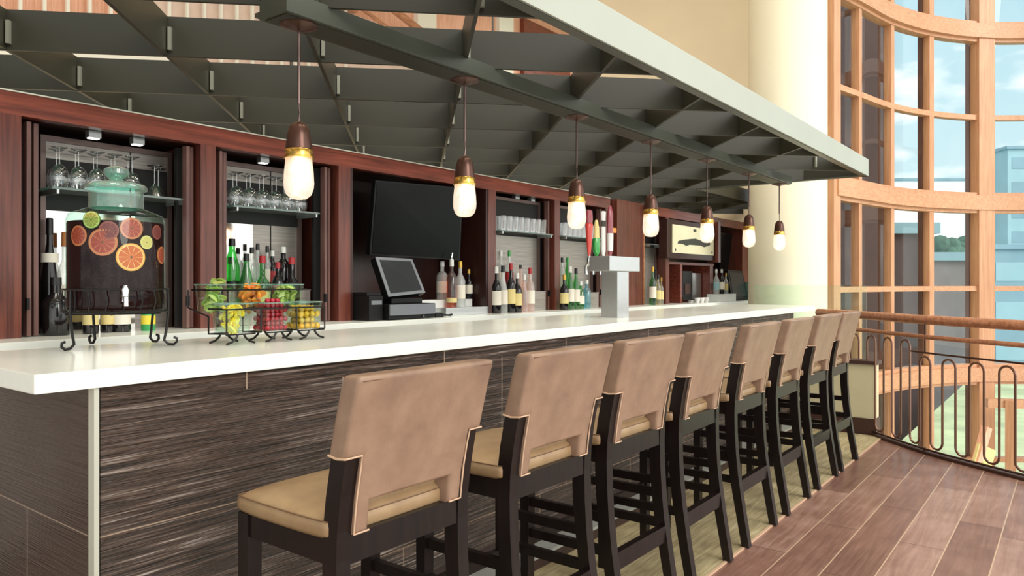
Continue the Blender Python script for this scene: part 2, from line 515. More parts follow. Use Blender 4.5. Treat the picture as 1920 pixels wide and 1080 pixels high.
for i, p in enumerate(PLAN):
    a = PLAN[max(i-1, 0)]; b = PLAN[min(i+1, len(PLAN)-1)]; td = (b-a).normalized()
    nr = Vector((-td.y, td.x, 0));
    M = Matrix((td, nr, Vector((0, 0, 1)))).transposed().to_4x4(); M.translation = Vector((p.x, p.y, 0))
    w = widths[i]
    dd = .05 if w < .15 else .09
    if (p-CEN).dot(nr) < 0: nr = -nr; M = Matrix((-td, nr, Vector((0, 0, 1)))).transposed().to_4x4(); M.translation = Vector((p.x, p.y, 0))
    MB().box(-w/2, w/2, -dd, dd, -5, 8.2, M=M).build('post' if w > .15 else 'mullion', 'maple', W)
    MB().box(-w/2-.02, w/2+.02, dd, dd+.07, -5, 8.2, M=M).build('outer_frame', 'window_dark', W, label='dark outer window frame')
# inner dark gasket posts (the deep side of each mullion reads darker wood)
P = arc(0)
for i in range(len(PLAN)-1):
    a, b = PLAN[i], PLAN[i+1]
    seg = P[i*6:(i+1)*6+1]
    m = MB(); vs = [(m.bm.verts.new((q.x, q.y, -4.9)), m.bm.verts.new((q.x, q.y, 8.2))) for q in seg]
    for k in range(len(vs)-1): m.bm.faces.new((vs[k][0], vs[k+1][0], vs[k+1][1], vs[k][1]))
    o = m.build('pane', 'window_glass', W, smooth='full')

# ============================================================ BAR
B = thing('bar_counter', (3.9, 2.4, 0), 'long bar counter faced in dark brown combed tiles', 'bar counter')
MB().box(.90, 6.98, 2.075, 2.10, .13, 1.02).build('front_panel', 'combed_tile', B, world=True)
MB().box(.885, .90, 2.10, 2.80, 0, 1.02).build('end_panel', 'combed_tile_end', B, world=True)
MB().box(.880, .893, 2.066, 2.10, 0, 1.02).build('corner_trim', 'trim_metal', B, world=True, label='pale metal corner strip')
MB().box(.90, 6.98, 2.08, 2.10, .0, .13).build('base_board', 'brown_band', B, world=True)
MB().box(.90, 6.98, 2.10, 2.80, .0, 1.02).build('carcass', 'black_void', B, world=True)
t = thing('foot_ledge', (3.9, 1.99, 0), 'low foot ledge with pale top along the base of the bar', 'foot rest')
MB().box(.92, 6.8, 1.93, 2.075, .006, .055).build('ledge_body', 'brown_band', t, world=True)
MB().box(.92, 6.8, 1.925, 2.075, .055, .07).build('ledge_top', 'footledge', t, world=True)
m = MB().box(.735, 7.60, 2.055, 2.86, 1.02, 1.07, bev=.004)
tag(m.build('stone_countertop', 'quartz'), 'thick white stone bar top with crisp square edge', 'countertop')
t = thing('glass_guard', (7.68, 2.1, .63), 'clear greenish glass guard screen at the far end of the bar top', 'glass screen')
MB().box(7.65, 7.662, 1.6, 2.68, .0, 1.27).build('pane', 'guard_glass', t, world=True)
MB().box(7.645, 7.667, 1.6, 2.68, -.0, .03).build('shoe', 'steel', t, world=True)

# ------------------------------------------------------------ back counter
t = thing('back_counter', (4.7, 3.7, 0), 'white back counter running behind the bar under the cabinets', 'countertop')
MB().box(-1.2, 9.81, 3.37, 4.05, 1.02, 1.06, bev=.003).build('worktop', 'quartz', t, world=True)
MB().box(-1.2, 9.7, 3.42, 4.05, 0, 1.02).build('carcass', 'black_void', t, world=True)
for k in range(11):
    x0 = -1.1+k*.98
    MB().box(x0, x0+.96, 3.40, 3.42, .12, 1.0).build('cabinet_door', 'brushed_steel', t, world=True)
tag(MB().box(9.77, 9.785, 3.40, 3.95, 1.062, 1.30).build('glass_end_panel', 'teal_glass'), 'teal edged glass panel closing the end of the back counter', 'glass screen')

# ------------------------------------------------------------ back bar millwork
K = thing('back_bar_cabinet', (2.6, 3.7, 1.06), 'long red brown wooden back bar surround with five bays', 'cabinet')
Z0, ZT, ZL = 1.06, 2.112, 2.014
YF = 3.60
for x0, x1 in ((-1.2, 1.238), (2.055, 2.14), (2.953, 3.046), (4.405, 4.498), (5.313, 5.396), (6.185, 6.271)):
    MB().box(x0, x1, YF, 4.08, Z0, ZL).build('post', 'cherry_v', K, world=True)
MB().box(-1.2, 6.271, YF, 3.66, ZL, ZT).build('header', 'cherry_h', K, world=True)
MB().box(-1.2, 6.271, YF-.004, 4.07, ZT, ZT+.006).build('lit_top_edge', 'trim_metal', K, world=True, label='top edge strip, pale colour standing in for light')  # pale strip puts a lit line along the header's top
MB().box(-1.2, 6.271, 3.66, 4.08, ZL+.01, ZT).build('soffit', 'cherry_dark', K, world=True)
K2 = thing('far_back_bar_cabinet', (8.4, 3.7, 1.06), 'far section of the wooden back bar beyond the beer taps', 'cabinet')
MB().box(6.514, 7.07, YF+.06, 4.08, Z0, ZT+.02).build('side_panel', 'cherry_v', K2, world=True)
MB().box(7.07, 7.09, YF+.05, 3.9, Z0, ZL).build('lit_edge_strip', 'rail_wood', K2, world=True)  # paler wood strip stands in for light reflecting off the panel edge
for x0, x1 in ((7.49, 7.58), (9.83, 10.05)):
    MB().box(x0, x1, YF, 4.08, Z0, ZL).build('post', 'cherry_v', K2, world=True)
MB().box(7.09, 10.05, YF, 3.68, ZL, ZT).build('header', 'cherry_h', K2, world=True)
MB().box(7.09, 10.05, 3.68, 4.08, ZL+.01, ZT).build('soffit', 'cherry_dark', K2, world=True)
MB().box(7.58, 8.90, YF+.02, 3.7, 1.50, 1.53).build('rail', 'cherry_h', K2, world=True)
for x0, x1 in ((7.86, 7.92), (8.72, 8.82)):
    MB().box(x0, x1, YF+.0, 4.08, Z0, 1.50).build('lower_post', 'cherry_h', K2, world=True)
# recess liners
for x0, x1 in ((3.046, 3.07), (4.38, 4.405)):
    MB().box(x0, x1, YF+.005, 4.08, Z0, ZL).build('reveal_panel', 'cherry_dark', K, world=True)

# mirrored panels, folding shutters, shelves in bays
BAYS = [
 (1.40, 2.03, 'first bay from the left', .72),
 (2.30, 2.86, 'second bay', .40),
 (4.52, 5.235, 'fourth bay right of the television', .0),
 (5.42, 6.115, 'fifth bay left of the taps', .0),
 (7.10, 7.47, 'narrow bay beyond the taps', .0)]
for bi, (x0, x1, nm, ms) in enumerate(BAYS):
    YM = 3.86 if bi < 2 else 3.72
    t = thing('mirror_panel', ((x0+x1)/2, YM, Z0), 'framed mirror and steel panel in the %s' % nm, 'mirror')
    f = .022
    m = MB()
    m.box(x0, x0+f, YM-.02, YM+.02, Z0, 1.99).box(x1-f, x1, YM-.02, YM+.02, Z0, 1.99)
    m.box(x0+f, x1-f, YM-.02, YM+.02, 1.965, 1.99)
    m.build('frame', 'bronze_frame', t, world=True)
    xs = x0+f+(x1-x0-2*f)*ms
    if ms > 0: MB().box(x0+f, xs, YM, YM+.012, Z0, 1.66).build('mirror_glass', 'mirror', t, world=True)
    if ms < 1: MB().box(xs, x1-f, YM, YM+.012, Z0, 1.66 if bi < 2 else 1.965).build('steel_panel', 'brushed_steel', t, world=True)
    if bi < 2: MB().box(x0+f, x1-f, YM, YM+.012, 1.66, 1.965).build('steel_panel', 'brushed_steel', t, world=True)
    if bi in (0, 1):
        MB().box(x1-f-.19, x1-f-.186, YM-.004, YM, Z0, 1.965).build('seam', 'black_void', t, world=True)
    # black strip standing in for the shadow behind the shelf
    MB().box(x0+f, x1-f, YM-.006, YM, 1.64 if bi < 2 else 1.68, 1.885 if bi < 2 else 1.965).build('shadow_board', 'black_void', t, world=True)

def shutters(x0, x1, side, n, bay):
    t = thing('folding_shutter', ((x0+x1)/2, YF+.05, Z0), 'folded wooden shutter stacked at the %s side of the %s' % (side, bay), 'shutter')
    w = (x1-x0)/n
    for k in range(n):
        xa = x0+(k+.5)*w
        MB().box(xa-.009, xa+.009, YF+.03+.02*k, YF+.07+.02*k, Z0+.005, 2.0).build('leaf', 'leaf_wood', t, world=True)
    MB().box(x0, x1, YF+.12, YF+.14, Z0+.005, 2.0).build('void_sheet', 'black_void', t, world=True)  # black sheet stands in for the shaded void behind the leaves
    MB().box(x0+.002, x0+.014, YF+.01, YF+.03, Z0+.12, Z0+.17).build('handle', 'black_iron', t, world=True)
shutters(1.26, 1.33, 'left', 2, 'first bay')
shutters(2.17, 2.24, 'left', 2, 'second bay')
shutters(1.988, 2.05, 'right', 2, 'first bay')
shutters(2.86, 2.94, 'right', 2, 'second bay')
shutters(5.25, 5.31, 'right', 2, 'fourth bay')
shutters(6.125, 6.183, 'right', 2, 'fifth bay')

# small downlights under the headers
for i, (px, py, lab) in enumerate(((175, 242, 'left one over the first bay'), (257, 257, 'right one over the first bay'), (493, 292, 'over the second bay'),
                             (967, 362, 'left one over the fourth bay'), (996, 367, 'right one over the fourth bay'))):
    p = un(px, py, Y=3.72)
    t = thing('cabinet_light', (p.x, 3.72, 1.985), 'small square cabinet downlight, the %s' % lab, 'light')
    MB().box(-.028, .028, -.02, .02, .0, .035).build('housing', 'steel', t)
    MB().box(-.022, .022, -.016, .016, -.004, .0).build('lens', 'small_light', t)

# ------------------------------------------------------------ shelves and glassware
def shelf(x0, x1, z, lab, y0=3.66, y1=3.85):
    t = thing('glass_shelf', ((x0+x1)/2, (y0+y1)/2, z), 'green edged glass shelf in the %s' % lab, 'shelf')
    MB().box(x0, x1, y0, y1, z-.010, z).build('pane', 'jar_lid', t, world=True)
    for xa in (x0+.02, x1-.03): MB().box(xa, xa+.01, y0, y1, z-.03, z-.010).build('shelf_bracket', 'steel', t, world=True)
SZ1 = un(300, 372, Y=3.75).z; SZ2 = un(500, 393, Y=3.75).z; SZ4 = un(965, 434, Y=3.75).z
shelf(1.38, 2.03, SZ1, 'first bay'); shelf(2.28, 2.86, SZ2, 'second bay')
SZ4 = un(965, 434, Y=3.61).z
shelf(4.51, 5.23, SZ4, 'fourth bay', 3.56, 3.71); shelf(5.41, 6.11, SZ4, 'fifth bay', 3.56, 3.71); shelf(7.1, 7.46, SZ4, 'narrow bay beyond the taps', 3.605, 3.71)

def inv_wine():
    t = thing('wine_glass', (0, 0, 0), '', 'wine glass')
    MB().lathe([(.031, 0), (.038, .03), (.040, .055), (.034, .085), (.018, .105), (.005, .112)], seg=16, cap=False).build('bowl', 'clear_glass', t, smooth=True)
    MB().lathe([(.004, .110), (.0035, .15), (.004, .178)], seg=8).build('stem', 'clear_glass', t, smooth=True)
    MB().lathe([(.005, .178), (.034, .186), (.035, .189), (.004, .190)], seg=16).build('foot', 'clear_glass', t, smooth=True)
    return t
def inv_martini():
    t = thing('martini_glass', (0, 0, 0), '', 'martini glass')
    MB().lathe([(.046, 0), (.026, .04), (.006, .07)], seg=16, cap=False).build('bowl', 'clear_glass', t, smooth=True)
    MB().lathe([(.004, .068), (.0035, .11), (.004, .150)], seg=8).build('stem', 'clear_glass', t, smooth=True)
    MB().lathe([(.005, .150), (.036, .158), (.037, .161), (.004, .162)], seg=16).build('foot', 'clear_glass', t, smooth=True)
    return t
def tumbler():
    t = thing('tumbler', (0, 0, 0), '', 'glass')
    MB().lathe([(.028, 0), (.034, .115)], seg=14, cap=False).build('wall', 'clear_glass', t, smooth=True)
    MB().lathe([(.028, 0), (.028, .012)], seg=14).build('base', 'clear_glass', t, smooth=True)
    return t
wg = inv_wine(); first = True
def put(proto, loc, lab, grp, st={}):
    k = proto.name
    if k not in st:
        st[k] = 1; proto.location = loc; proto['label'] = lab; proto['group'] = grp; return proto
    return dup(proto, loc, lab, grp)
for r in range(2):
    for k in range(5):
        put(wg, (1.43+k*.082+r*.02, 3.71+r*.085, SZ1), 'upside down wine glass crowded on the left of the first bay shelf', 'wine glasses on the first bay shelf')
    for k in range(6):
        put(wg, (2.33+k*.085+r*.03, 3.71+r*.085, SZ2), 'upside down wine glass on the second bay shelf', 'wine glasses on the second bay shelf')
mg = inv_martini()
put(mg, (1.875, 3.72, SZ1), 'left of two upside down martini glasses at the shelf end of the first bay', 'martini glasses')
put(mg, (1.935, 3.80, SZ1), 'right of two upside down martini glasses at the shelf end of the first bay', 'martini glasses')
tb = tumbler()
for r in range(2):
    for k in range(8):
        put(tb, (4.57+k*.079+r*.02, 3.595+r*.078, SZ4), 'clear tumbler lined up on the fourth bay shelf', 'tumblers on the fourth bay shelf')
    for k in range(8):
        put(tb, (5.45+k*.079+r*.02, 3.595+r*.078, SZ4), 'clear tumbler lined up on the fifth bay shelf', 'tumblers on the fifth bay shelf')

# ------------------------------------------------------------ bottles
def bottle(loc, h, r, glass, cap, lab, label_mat='paper_white', style='wine', cat='bottle', lh=(.18, .48), pour=False):
    t = thing('bottle', loc, lab, cat)
    nr = r*.36
    if style == 'wine': pr = [(r*.95, 0), (r, .02*h), (r, .56*h), (r*.8, .63*h), (nr, .73*h), (nr, .97*h)]
    elif style == 'square': pr = [(r*.96, 0), (r, .02*h), (r, .62*h), (r*.75, .69*h), (nr, .74*h), (nr, .93*h)]
    elif style == 'slim': pr = [(r*.95, 0), (r, .02*h), (r*.98, .45*h), (nr*1.05, .78*h), (nr*.95, .97*h)]
    else: pr = [(r*.8, 0), (r, .08*h), (r, .35*h), (r*.85, .48*h), (nr, .6*h), (nr*.95, .96*h)]
    MB().lathe(pr, seg=20).build('glass_body', glass, t, smooth=True)
    if cap: MB().lathe([(nr*1.18, h*.86), (nr*1.12, h), (nr*.9, h*1.005)], seg=14).build('capsule', cap, t, smooth=True)
    if label_mat: MB().lathe([(r*1.012, h*lh[0]), (r*1.012, h*lh[1])], seg=20, cap=False).build('paper_label', label_mat, t, smooth=True)
    if pour:
        MB().tube([(0, 0, h), (0, 0, h+.02), (.008, 0, h+.05)], .004, 6).build('pourer', 'chrome', t)
    return t

def riser(x0, x1, y0, y1, z1, lab, mat='white_riser', z0=1.06):
    t = thing('bottle_riser', ((x0+x1)/2, (y0+y1)/2, z0), lab, 'riser')
    MB().box(x0, x1, y0, y1, z0, z1, bev=.004).build('block', mat, t, world=True)
    MB().box(x0-.003, x1+.003, y0-.003, y1, z1-.0, z1+.004).build('tread', mat, t, world=True)
    return t
riser(2.30, 2.85, 3.74, 3.84, 1.25, 'steel bottle step in the second bay', 'brushed_steel')
riser(2.30, 2.85, 3.64, 3.735, 1.155, 'lower steel bottle step in the second bay', 'brushed_steel')
riser(4.52, 5.2, 3.615, 3.695, 1.22, 'steel bottle step in the fourth bay', 'brushed_steel')
riser(5.43, 6.08, 3.615, 3.695, 1.20, 'steel bottle step in the fifth bay', 'brushed_steel')

def bpx(px, ytop, ybase, Y, glass, cap, lab, zb=None, rr=None, **kw):
    base = un(px, ybase, Y=Y); zb = base.z if zb is None else zb
    top = un(px, ytop, Y=Y).z
    h = top-zb
    return bottle((base.x, Y, zb), h, rr or min(.04, h*.125), glass, cap, lab, **kw)
CZ = 1.0602
# first bay
bpx(105, 520, 628, 3.66, 'bottle_dark', 'black_cap', 'big black bottle at the left of the first bay, nearest', CZ, .055, style='wine', label_mat=None)
bpx(93, 410, 600, 3.79, 'bottle_dark', 'black_cap', 'tall dark bottle with pale collar against the first bay mirror', CZ, .036, style='slim', label_mat='paper_white', lh=(.62, .70))
bpx(121, 436, 600, 3.80, 'bottle_clear', 'cork', 'clear bottle with cork stopper behind the black bottle in the first bay', CZ, .032, label_mat='paper_white')
def smalljar(px, py, Y, r, h, m, lidm, lab, lm=None, sx=1.0):
    p = un(px, py, Y=Y)
    t = thing('jar', (p.x, Y, CZ), lab, 'jar')
    MB().lathe([(r*.94, 0), (r, .01), (r, h*.8), (r*.85, h*.88)], seg=20, sx=sx).build('body', m, t, smooth=True)
    MB().lathe([(r*.9, h*.86), (r*.9, h)], seg=20, sx=sx).build('lid', lidm, t, smooth=True)
    if lm: MB().lathe([(r*1.01, h*.3), (r*1.01, h*.72)], seg=20, cap=False, sx=sx).build('paper_label', lm, t, smooth=True)
smalljar(170, 620, 3.64, .034, .14, 'bottle_dark', 'black_cap', 'small black jar with cream label behind the jar stand', 'paper_cream')
smalljar(202, 620, 3.68, .032, .13, 'bottle_dark', 'red_cap', 'narrow dark jar with red lid behind the jar stand', 'paper_cream')
smalljar(228, 618, 3.66, .040, .125, 'bottle_dark', 'red_enamel', 'wide red brown jar with white label behind the jar stand', 'paper_white')
smalljar(278, 618, 3.66, .033, .105, 'green_tub', 'yellow_tub', 'yellow and green tub at the right of the first bay', 'yellow_tub')
# second bay
S2a, S2b = 1.2542, 1.1592
L2 = 'in the second bay'
bpx(435, 448, 560, 3.79, 'bottle_green', 'black_cap', 'tall green wine bottle with black capsule, leftmost %s' % L2, S2a, .045, style='slim', label_mat='paper_black', lh=(.05, .18))
bpx(462, 476, 560, 3.70, 'bottle_green', 'black_cap', 'green bottle with dark neck, second from the left %s' % L2, S2b, .040, style='slim', label_mat='paper_white', lh=(.2, .35))
bpx(472, 464, 560, 3.79, 'bottle_clear', 'black_cap', 'clear bottle with black stopper behind the green bottles %s' % L2, S2a, .030, style='square', label_mat=None)
bpx(483, 457, 560, 3.795, 'bottle_clear', 'black_cap', 'clear bottle with tall dark cap, third in the rear row %s' % L2, S2a, .027, label_mat=None)
bpx(492, 480, 560, 3.70, 'bottle_green', 'red_cap', 'round shouldered green bottle with yellow label %s' % L2, S2b, .044, style='round', label_mat='paper_cream', lh=(.08, .30))
bpx(501, 462, 560, 3.80, 'bottle_clear', 'black_cap', 'clear bottle with narrow black cap mid rear row %s' % L2, S2a, .025, label_mat='paper_white')
bpx(511, 470, 560, 3.79, 'bottle_dark', 'white_cap', 'dark bottle with grey cap and red label %s' % L2, S2a, .028, label_mat='red_cap')
bpx(521, 492, 560, 3.695, 'bottle_dark', 'red_cap', 'short dark bottle with pink label, front row %s' % L2, S2b, .035, label_mat='maroon_enamel')
bpx(531, 463, 560, 3.79, 'bottle_dark', 'white_cap', 'tall dark bottle with clear stopper at the rear right %s' % L2, S2a, .040, label_mat=None)
bpx(547, 483, 560, 3.71, 'bottle_dark', 'red_cap', 'round black bottle with red capsule, rightmost %s' % L2, S2b, .046, style='round', label_mat='paper_black')
# third bay, on a steel stand
L3 = 'below the television'
t = thing('bottle_stand', (3.95, 3.64, CZ), 'stepped white bottle stand below the television', 'riser')
MB().box(3.78, 4.33, 3.70, 3.86, CZ, 1.17, bev=.003).build('step', 'white_riser', t, world=True)
MB().box(3.88, 4.36, 3.56, 3.70, CZ, 1.115, bev=.003).build('step', 'steel', t, world=True, label='brushed steel front step')
S3a, S3b = 1.1702, 1.1152
bpx(829, 490, 560, 3.78, 'bottle_clear', 'white_cap', 'clear spirit bottle, leftmost %s' % L3, S3a, .042, style='square')
bpx(847, 487, 575, 3.65, 'bottle_amber', 'white_cap', 'amber whisky bottle %s' % L3, S3b, .038, style='square', pour=True, label_mat='paper_cream', lh=(.1, .2))
bpx(863, 490, 575, 3.66, 'bottle_clear', 'gold_cap', 'clear bottle with gold neck %s' % L3, S3b, .038, style='wine')
bpx(879, 505, 575, 3.75, 'bottle_dark', 'gold_cap', 'dark bottle with gold capsule, rightmost %s' % L3, S3a, .030)
# fourth bay
L4 = 'in the fourth bay'
S4 = 1.2242
for a in ((939, 470, 3.665, 'bottle_clear', 'white_cap', 'clear tall bottle, leftmost of the rear row', S4, .034, 'wine', 'paper_white'),
          (955, 470, 3.665, 'bottle_clear', 'green_enamel', 'clear bottle with bright green cap, rear row', S4, .034, 'wine', 'red_cap'),
          (931, 500, 3.535, 'bottle_dark', 'white_cap', 'dark bottle half hidden by the post', CZ, .036, 'wine', 'paper_white'),
          (943, 498, 3.565, 'bottle_clear', 'black_cap', 'clear bottle with black cap and white label, front row', CZ, .038, 'slim', 'paper_white'),
          (958, 494, 3.555, 'bottle_dark', 'red_cap', 'dark bottle with red neck and cream label, front row', CZ, .037, 'wine', 'paper_cream'),
          (970, 512, 3.535, 'bottle_dark', 'white_cap', 'dark bottle with yellow green label, front row', CZ, .037, 'wine', 'paper_cream'),
          (976, 497, 3.665, 'bottle_rose', 'black_cap', 'pale rose bottle with dark cap, rear row', S4, .030, 'wine', None),
          (983, 515, 3.565, 'bottle_rose', 'white_cap', 'slim pale pink bottle in front of the steel panel', CZ, .030, 'slim', None),
          (994, 502, 3.575, 'bottle_rose', 'red_cap', 'rose bottle with red capsule, rightmost', CZ, .038, 'wine', 'paper_white')):
    bpx(a[0], a[1], 575, a[2], a[3], a[4], a[5]+' '+L4, a[6], a[7], style=a[8], label_mat=a[9])
L5 = 'in the fifth bay'; S5 = 1.2042
for a in ((1054, 483, 3.665, 'bottle_clear', 'black_cap', 'clear bottle with dark cap, leftmost of the rear row', S5, .030, 'wine', 'paper_white'),
          (1064, 483, 3.665, 'bottle_green', 'green_enamel', 'green bottle with green neck, rear row', S5, .034, 'slim', None),
          (1058, 515, 3.535, 'bottle_dark', 'gold_cap', 'black bottle with bright yellow label, front row', CZ, .038, 'wine', 'paper_cream'),
          (1069, 500, 3.555, 'bottle_green', 'white_cap', 'green bottle with cream label, front row', CZ, .038, 'slim', 'paper_white'),
          (1080, 503, 3.555, 'bottle_green', 'black_cap', 'dark green bottle with low white label', CZ, .036, 'slim', 'paper_white'),
          (1089, 528, 3.535, 'bottle_green', 'white_cap', 'short bright green bottle', CZ, .034, 'square', 'paper_white'),
          (1100, 525, 3.555, 'bottle_teal', 'white_cap', 'teal blue gin bottle, rightmost', CZ, .040, 'square', None)):
    bpx(a[0], a[1], 570, a[2], a[3], a[4], a[5]+' '+L5, a[6], a[7], style=a[8], label_mat=a[9])
L6 = 'in the narrow bay beyond the taps'
for a in ((1224, 500, 3.555, 'bottle_green', 'gold_cap', 'dark green bottle', .038, 'paper_white'), (1229, 505, 3.665, 'bottle_dark', 'black_cap', 'dark bottle behind the others', .034, 'paper_black'),
          (1234, 515, 3.535, 'bottle_yellow', 'black_cap', 'yellow labelled bottle', .032, 'paper_cream'), (1240, 520, 3.595, 'bottle_yellow', 'gold_cap', 'pale yellow bottle, rightmost', .026, 'paper_cream')):
    bpx(a[0], a[1], 565, a[2], a[3], a[4], a[5]+' '+L6, CZ, a[6], label_mat=a[7])
riser(8.60, 9.12, 3.42, 3.59, 1.15, 'pale stone bottle block at the far end of the back counter', 'white_riser')
L7 = 'at the far end of the back counter'
for a in ((1343, 505, 3.50, 'bottle_clear', 'white_cap', 'clear bottle with pale blue label', .036, 'tower_grey'), (1353, 505, 3.49, 'bottle_dark', 'white_cap', 'dark wine bottle with white label', .036, 'paper_white'),
          (1361, 512, 3.50, 'bottle_clear', 'gold_cap', 'clear bottle with gold cap', .028, 'paper_cream')):
    bpx(a[0], a[1], 555, a[2], a[3], a[4], a[5]+' '+L7, 1.1542, a[6], label_mat=a[7])

# ------------------------------------------------------------ televisions, till, machines
def quadbox(name, parent, p00, p10, p11, p01, th, mat, label=None):
    """thin slab from four corner points (outer face), thickness th going back"""
    n = (p10-p00).cross(p01-p00).normalized()
    if n.y < 0: n = -n
    return MB().prism([p00, p10, p11, p01], n*th).build(name, mat, parent, world=True, label=label)
def tv(lab, c00, c10, c11, c01):
    t = thing('television', tuple((c00+c10)/2), lab, 'television')
    quadbox('bezel', t, c00, c10, c11, c01, .035, 'black_plastic')
    cen = (c00+c10+c11+c01)/4
    n = (c10-c00).cross(c01-c00).normalized();
    if n.y > 0: n = -n
    q = [cen+(p-cen)*.965+n*.003 for p in (c00, c10, c11, c01)]
    quadbox('screen', t, q[0], q[1], q[2], q[3], .004, 'screen_black')
    q2 = [cen+(p-cen)*.3+Vector((0, .036, 0)) for p in (c00, c10, c11, c01)]
    quadbox('wall_mount', t, q2[0], q2[1], q2[2], q2[3], .16, 'black_iron')
tv('large flat black television tilted forward in the third bay',
   un(693, 478, Y=3.70), un(862, 488, Y=3.70), un(868, 352, Y=3.64), un(704, 338, Y=3.64))
tv('smaller dark television in the far bay beside the column', un(1349, 506, Y=3.80), un(1374, 506, Y=3.80), un(1380, 440, Y=3.74), un(1350, 436, Y=3.74))

# till: cash drawer + tilted monitor
t = thing('till', (3.45, 3.55, CZ), 'black till with tilted touch screen on a wide cash drawer', 'till')
MB().box(3.20, 3.62, 3.42, 3.85, CZ+.004, CZ+.10, bev=.004).build('cash_drawer', 'black_plastic', t, world=True)
MB().box(3.205, 3.615, 3.412, 3.42, CZ+.03, CZ+.098).build('drawer_front', 'grey_plastic', t, world=True)
MB().lathe([(.008, 0), (.008, .006)], M=Matrix.Rotation(pi/2, 4, 'X'), c=(3.50, 3.414, CZ+.018), seg=10).build('lock', 'chrome', t, world=True)
MB().box(3.30, 3.58, 3.50, 3.74, CZ+.10, CZ+.135, bev=.006).build('stand_foot', 'black_plastic', t, world=True)
MB().bar((3.42, 3.66, CZ+.12), (3.40, 3.63, CZ+.30), .10, .06).build('stand_neck', 'black_plastic', t, world=True)
c00, c10, c11, c01 = un(728, 557, Y=3.46), un(797, 549, Y=3.46), un(772, 486, Y=3.58), un(703, 482, Y=3.58)
quadbox('monitor', t, c00, c10, c11, c01, .05, 'black_plastic')
cen = (c00+c10+c11+c01)/4; n = (c10-c00).cross(c01-c00).normalized(); n = n if n.y < 0 else -n
q = [cen+(p-cen)*1.0+n*.004 for p in (c00, c10, c11, c01)]; quadbox('screen_frame', t, q[0], q[1], q[2], q[3], .004, 'grey_plastic')
q = [cen+(p-cen)*.84+n*.008 for p in (c00, c10, c11, c01)]; quadbox('screen', t, q[0], q[1], q[2], q[3], .004, 'screen_grey')
t = thing('receipt_printer', (3.10, 3.6, CZ), 'black receipt printer at the left of the till', 'printer')
MB().box(3.075, 3.19, 3.46, 3.66, CZ, CZ+.155, bev=.006).build('body', 'black_plastic', t, world=True)
MB().box(3.075, 3.19, 3.48, 3.66, CZ+.155, CZ+.175, bev=.004).build('lid', 'black_plastic', t, world=True)
MB().box(3.09, 3.175, 3.455, 3.462, CZ+.10, CZ+.125).build('paper_slot', 'grey_plastic', t, world=True)
m = MB()
pp = [Vector((3.64+.028*k+.01*sin(k*2.3), 3.48+.03*sin(k*1.7), CZ+.010+.004*(k % 2))) for k in range(9)]
tag(m.tube(pp, .0075, 6).build('cable', 'black_plastic', smooth=True), 'black cable coiled beside the cash drawer', 'cable')
t = thing('card_reader', (3.70, 3.50, CZ), 'small black card reader right of the cash drawer', 'card reader')
MB().box(3.66, 3.74, 3.45, 3.54, CZ, CZ+.03, bev=.006).build('body', 'black_plastic', t, world=True)
MB().box(3.675, 3.725, 3.465, 3.50, CZ+.030, CZ+.033).build('keypad', 'grey_plastic', t, world=True)

# coffee machine under the sign
t = thing('coffee_machine', (8.2, 3.72, CZ), 'black and steel coffee machine under the framed sign', 'coffee machine')
a = un(1277, 508, Y=3.68); b = un(1318, 508, Y=3.68)
MB().box(a.x, a.x+.28, 3.66, 3.95, CZ, a.z, bev=.01).build('tower', 'black_plastic', t, world=True)
MB().box(a.x+.28, b.x, 3.70, 3.95, CZ+.03, a.z-.02, bev=.01).build('water_tank', 'steel', t, world=True)
MB().box(a.x+.05, a.x+.2, 3.652, 3.66, CZ+.10, CZ+.22).build('display', 'dark_base', t, world=True)
MB().box(a.x-.01, b.x, 3.58, 3.66, CZ, CZ+.03).build('drip_tray', 'chrome', t, world=True)
for k, nm in enumerate(('left', 'middle', 'right')):
    p = Vector((a.x+.05+k*.13, 3.5, CZ))
    t = thing('coffee_cup', p, '%s one of three small white cups before the coffee machine' % nm, 'cup')
    MB().lathe([(.022, 0), (.034, .05), (.036, .06)], seg=14).build('bowl', 'white_enamel', t, smooth=True)
    MB().tube([(.034, 0, .045), (.052, 0, .04), (.05, 0, .02), (.03, 0, .016)], .004, 6).build('handle', 'white_enamel', t, smooth=True)

# framed sign with car drawing
t = thing('framed_sign', (8.2, 3.5, 1.55), 'dark framed cream sign board with a dark car silhouette', 'sign')
x0 = un(1251, 450, Y=3.50).x; x1 = un(1341, 450, Y=3.50).x
MB().box(x0, x1, 3.50, 3.598, 1.56, 1.985, bev=.006).build('box_frame', 'cherry_dark', t, world=True)
MB().box(x1, x1+.07, 3.46, 3.598, 1.54, 2.03).build('side_post', 'cherry_v', t, world=True)
bx0, bx1 = x0+.11, x1-.08
MB().box(bx0, bx1, 3.485, 3.50, 1.62, 1.93, bev=.006).build('sign_board', 'sign_board', t, world=True)
m = MB(); cx = (bx0+bx1)/2; cz = 1.745; hw = (bx1-bx0)*.40
car = [(-1, -.02), (-.95, .01), (-.6, .03), (-.25, .045), (.05, .055), (.35, .04), (.75, .045), (.98, .03), (1, 0), (.8, -.02), (.6, -.035), (.4, -.02), (-.3, -.022), (-.5, -.038), (-.7, -.02)]
m.prism([(cx+u*hw, 3.4845, cz+v) for u, v in car], (0, -.002, 0)); m.build('car_drawing', 'ink', t, world=True)
MB().box(cx-.03, cx+.05, 3.4835, 3.485, 1.875, 1.905).build('plate_mark', 'ink', t, world=True)
for xx in (bx0+.06, bx1-.06): MB().lathe([(.014, 0), (.014, .004)], M=Matrix.Rotation(pi/2, 4, 'X'), c=(xx, 3.485, 1.655), seg=10).build('screw', 'ink', t, world=True)
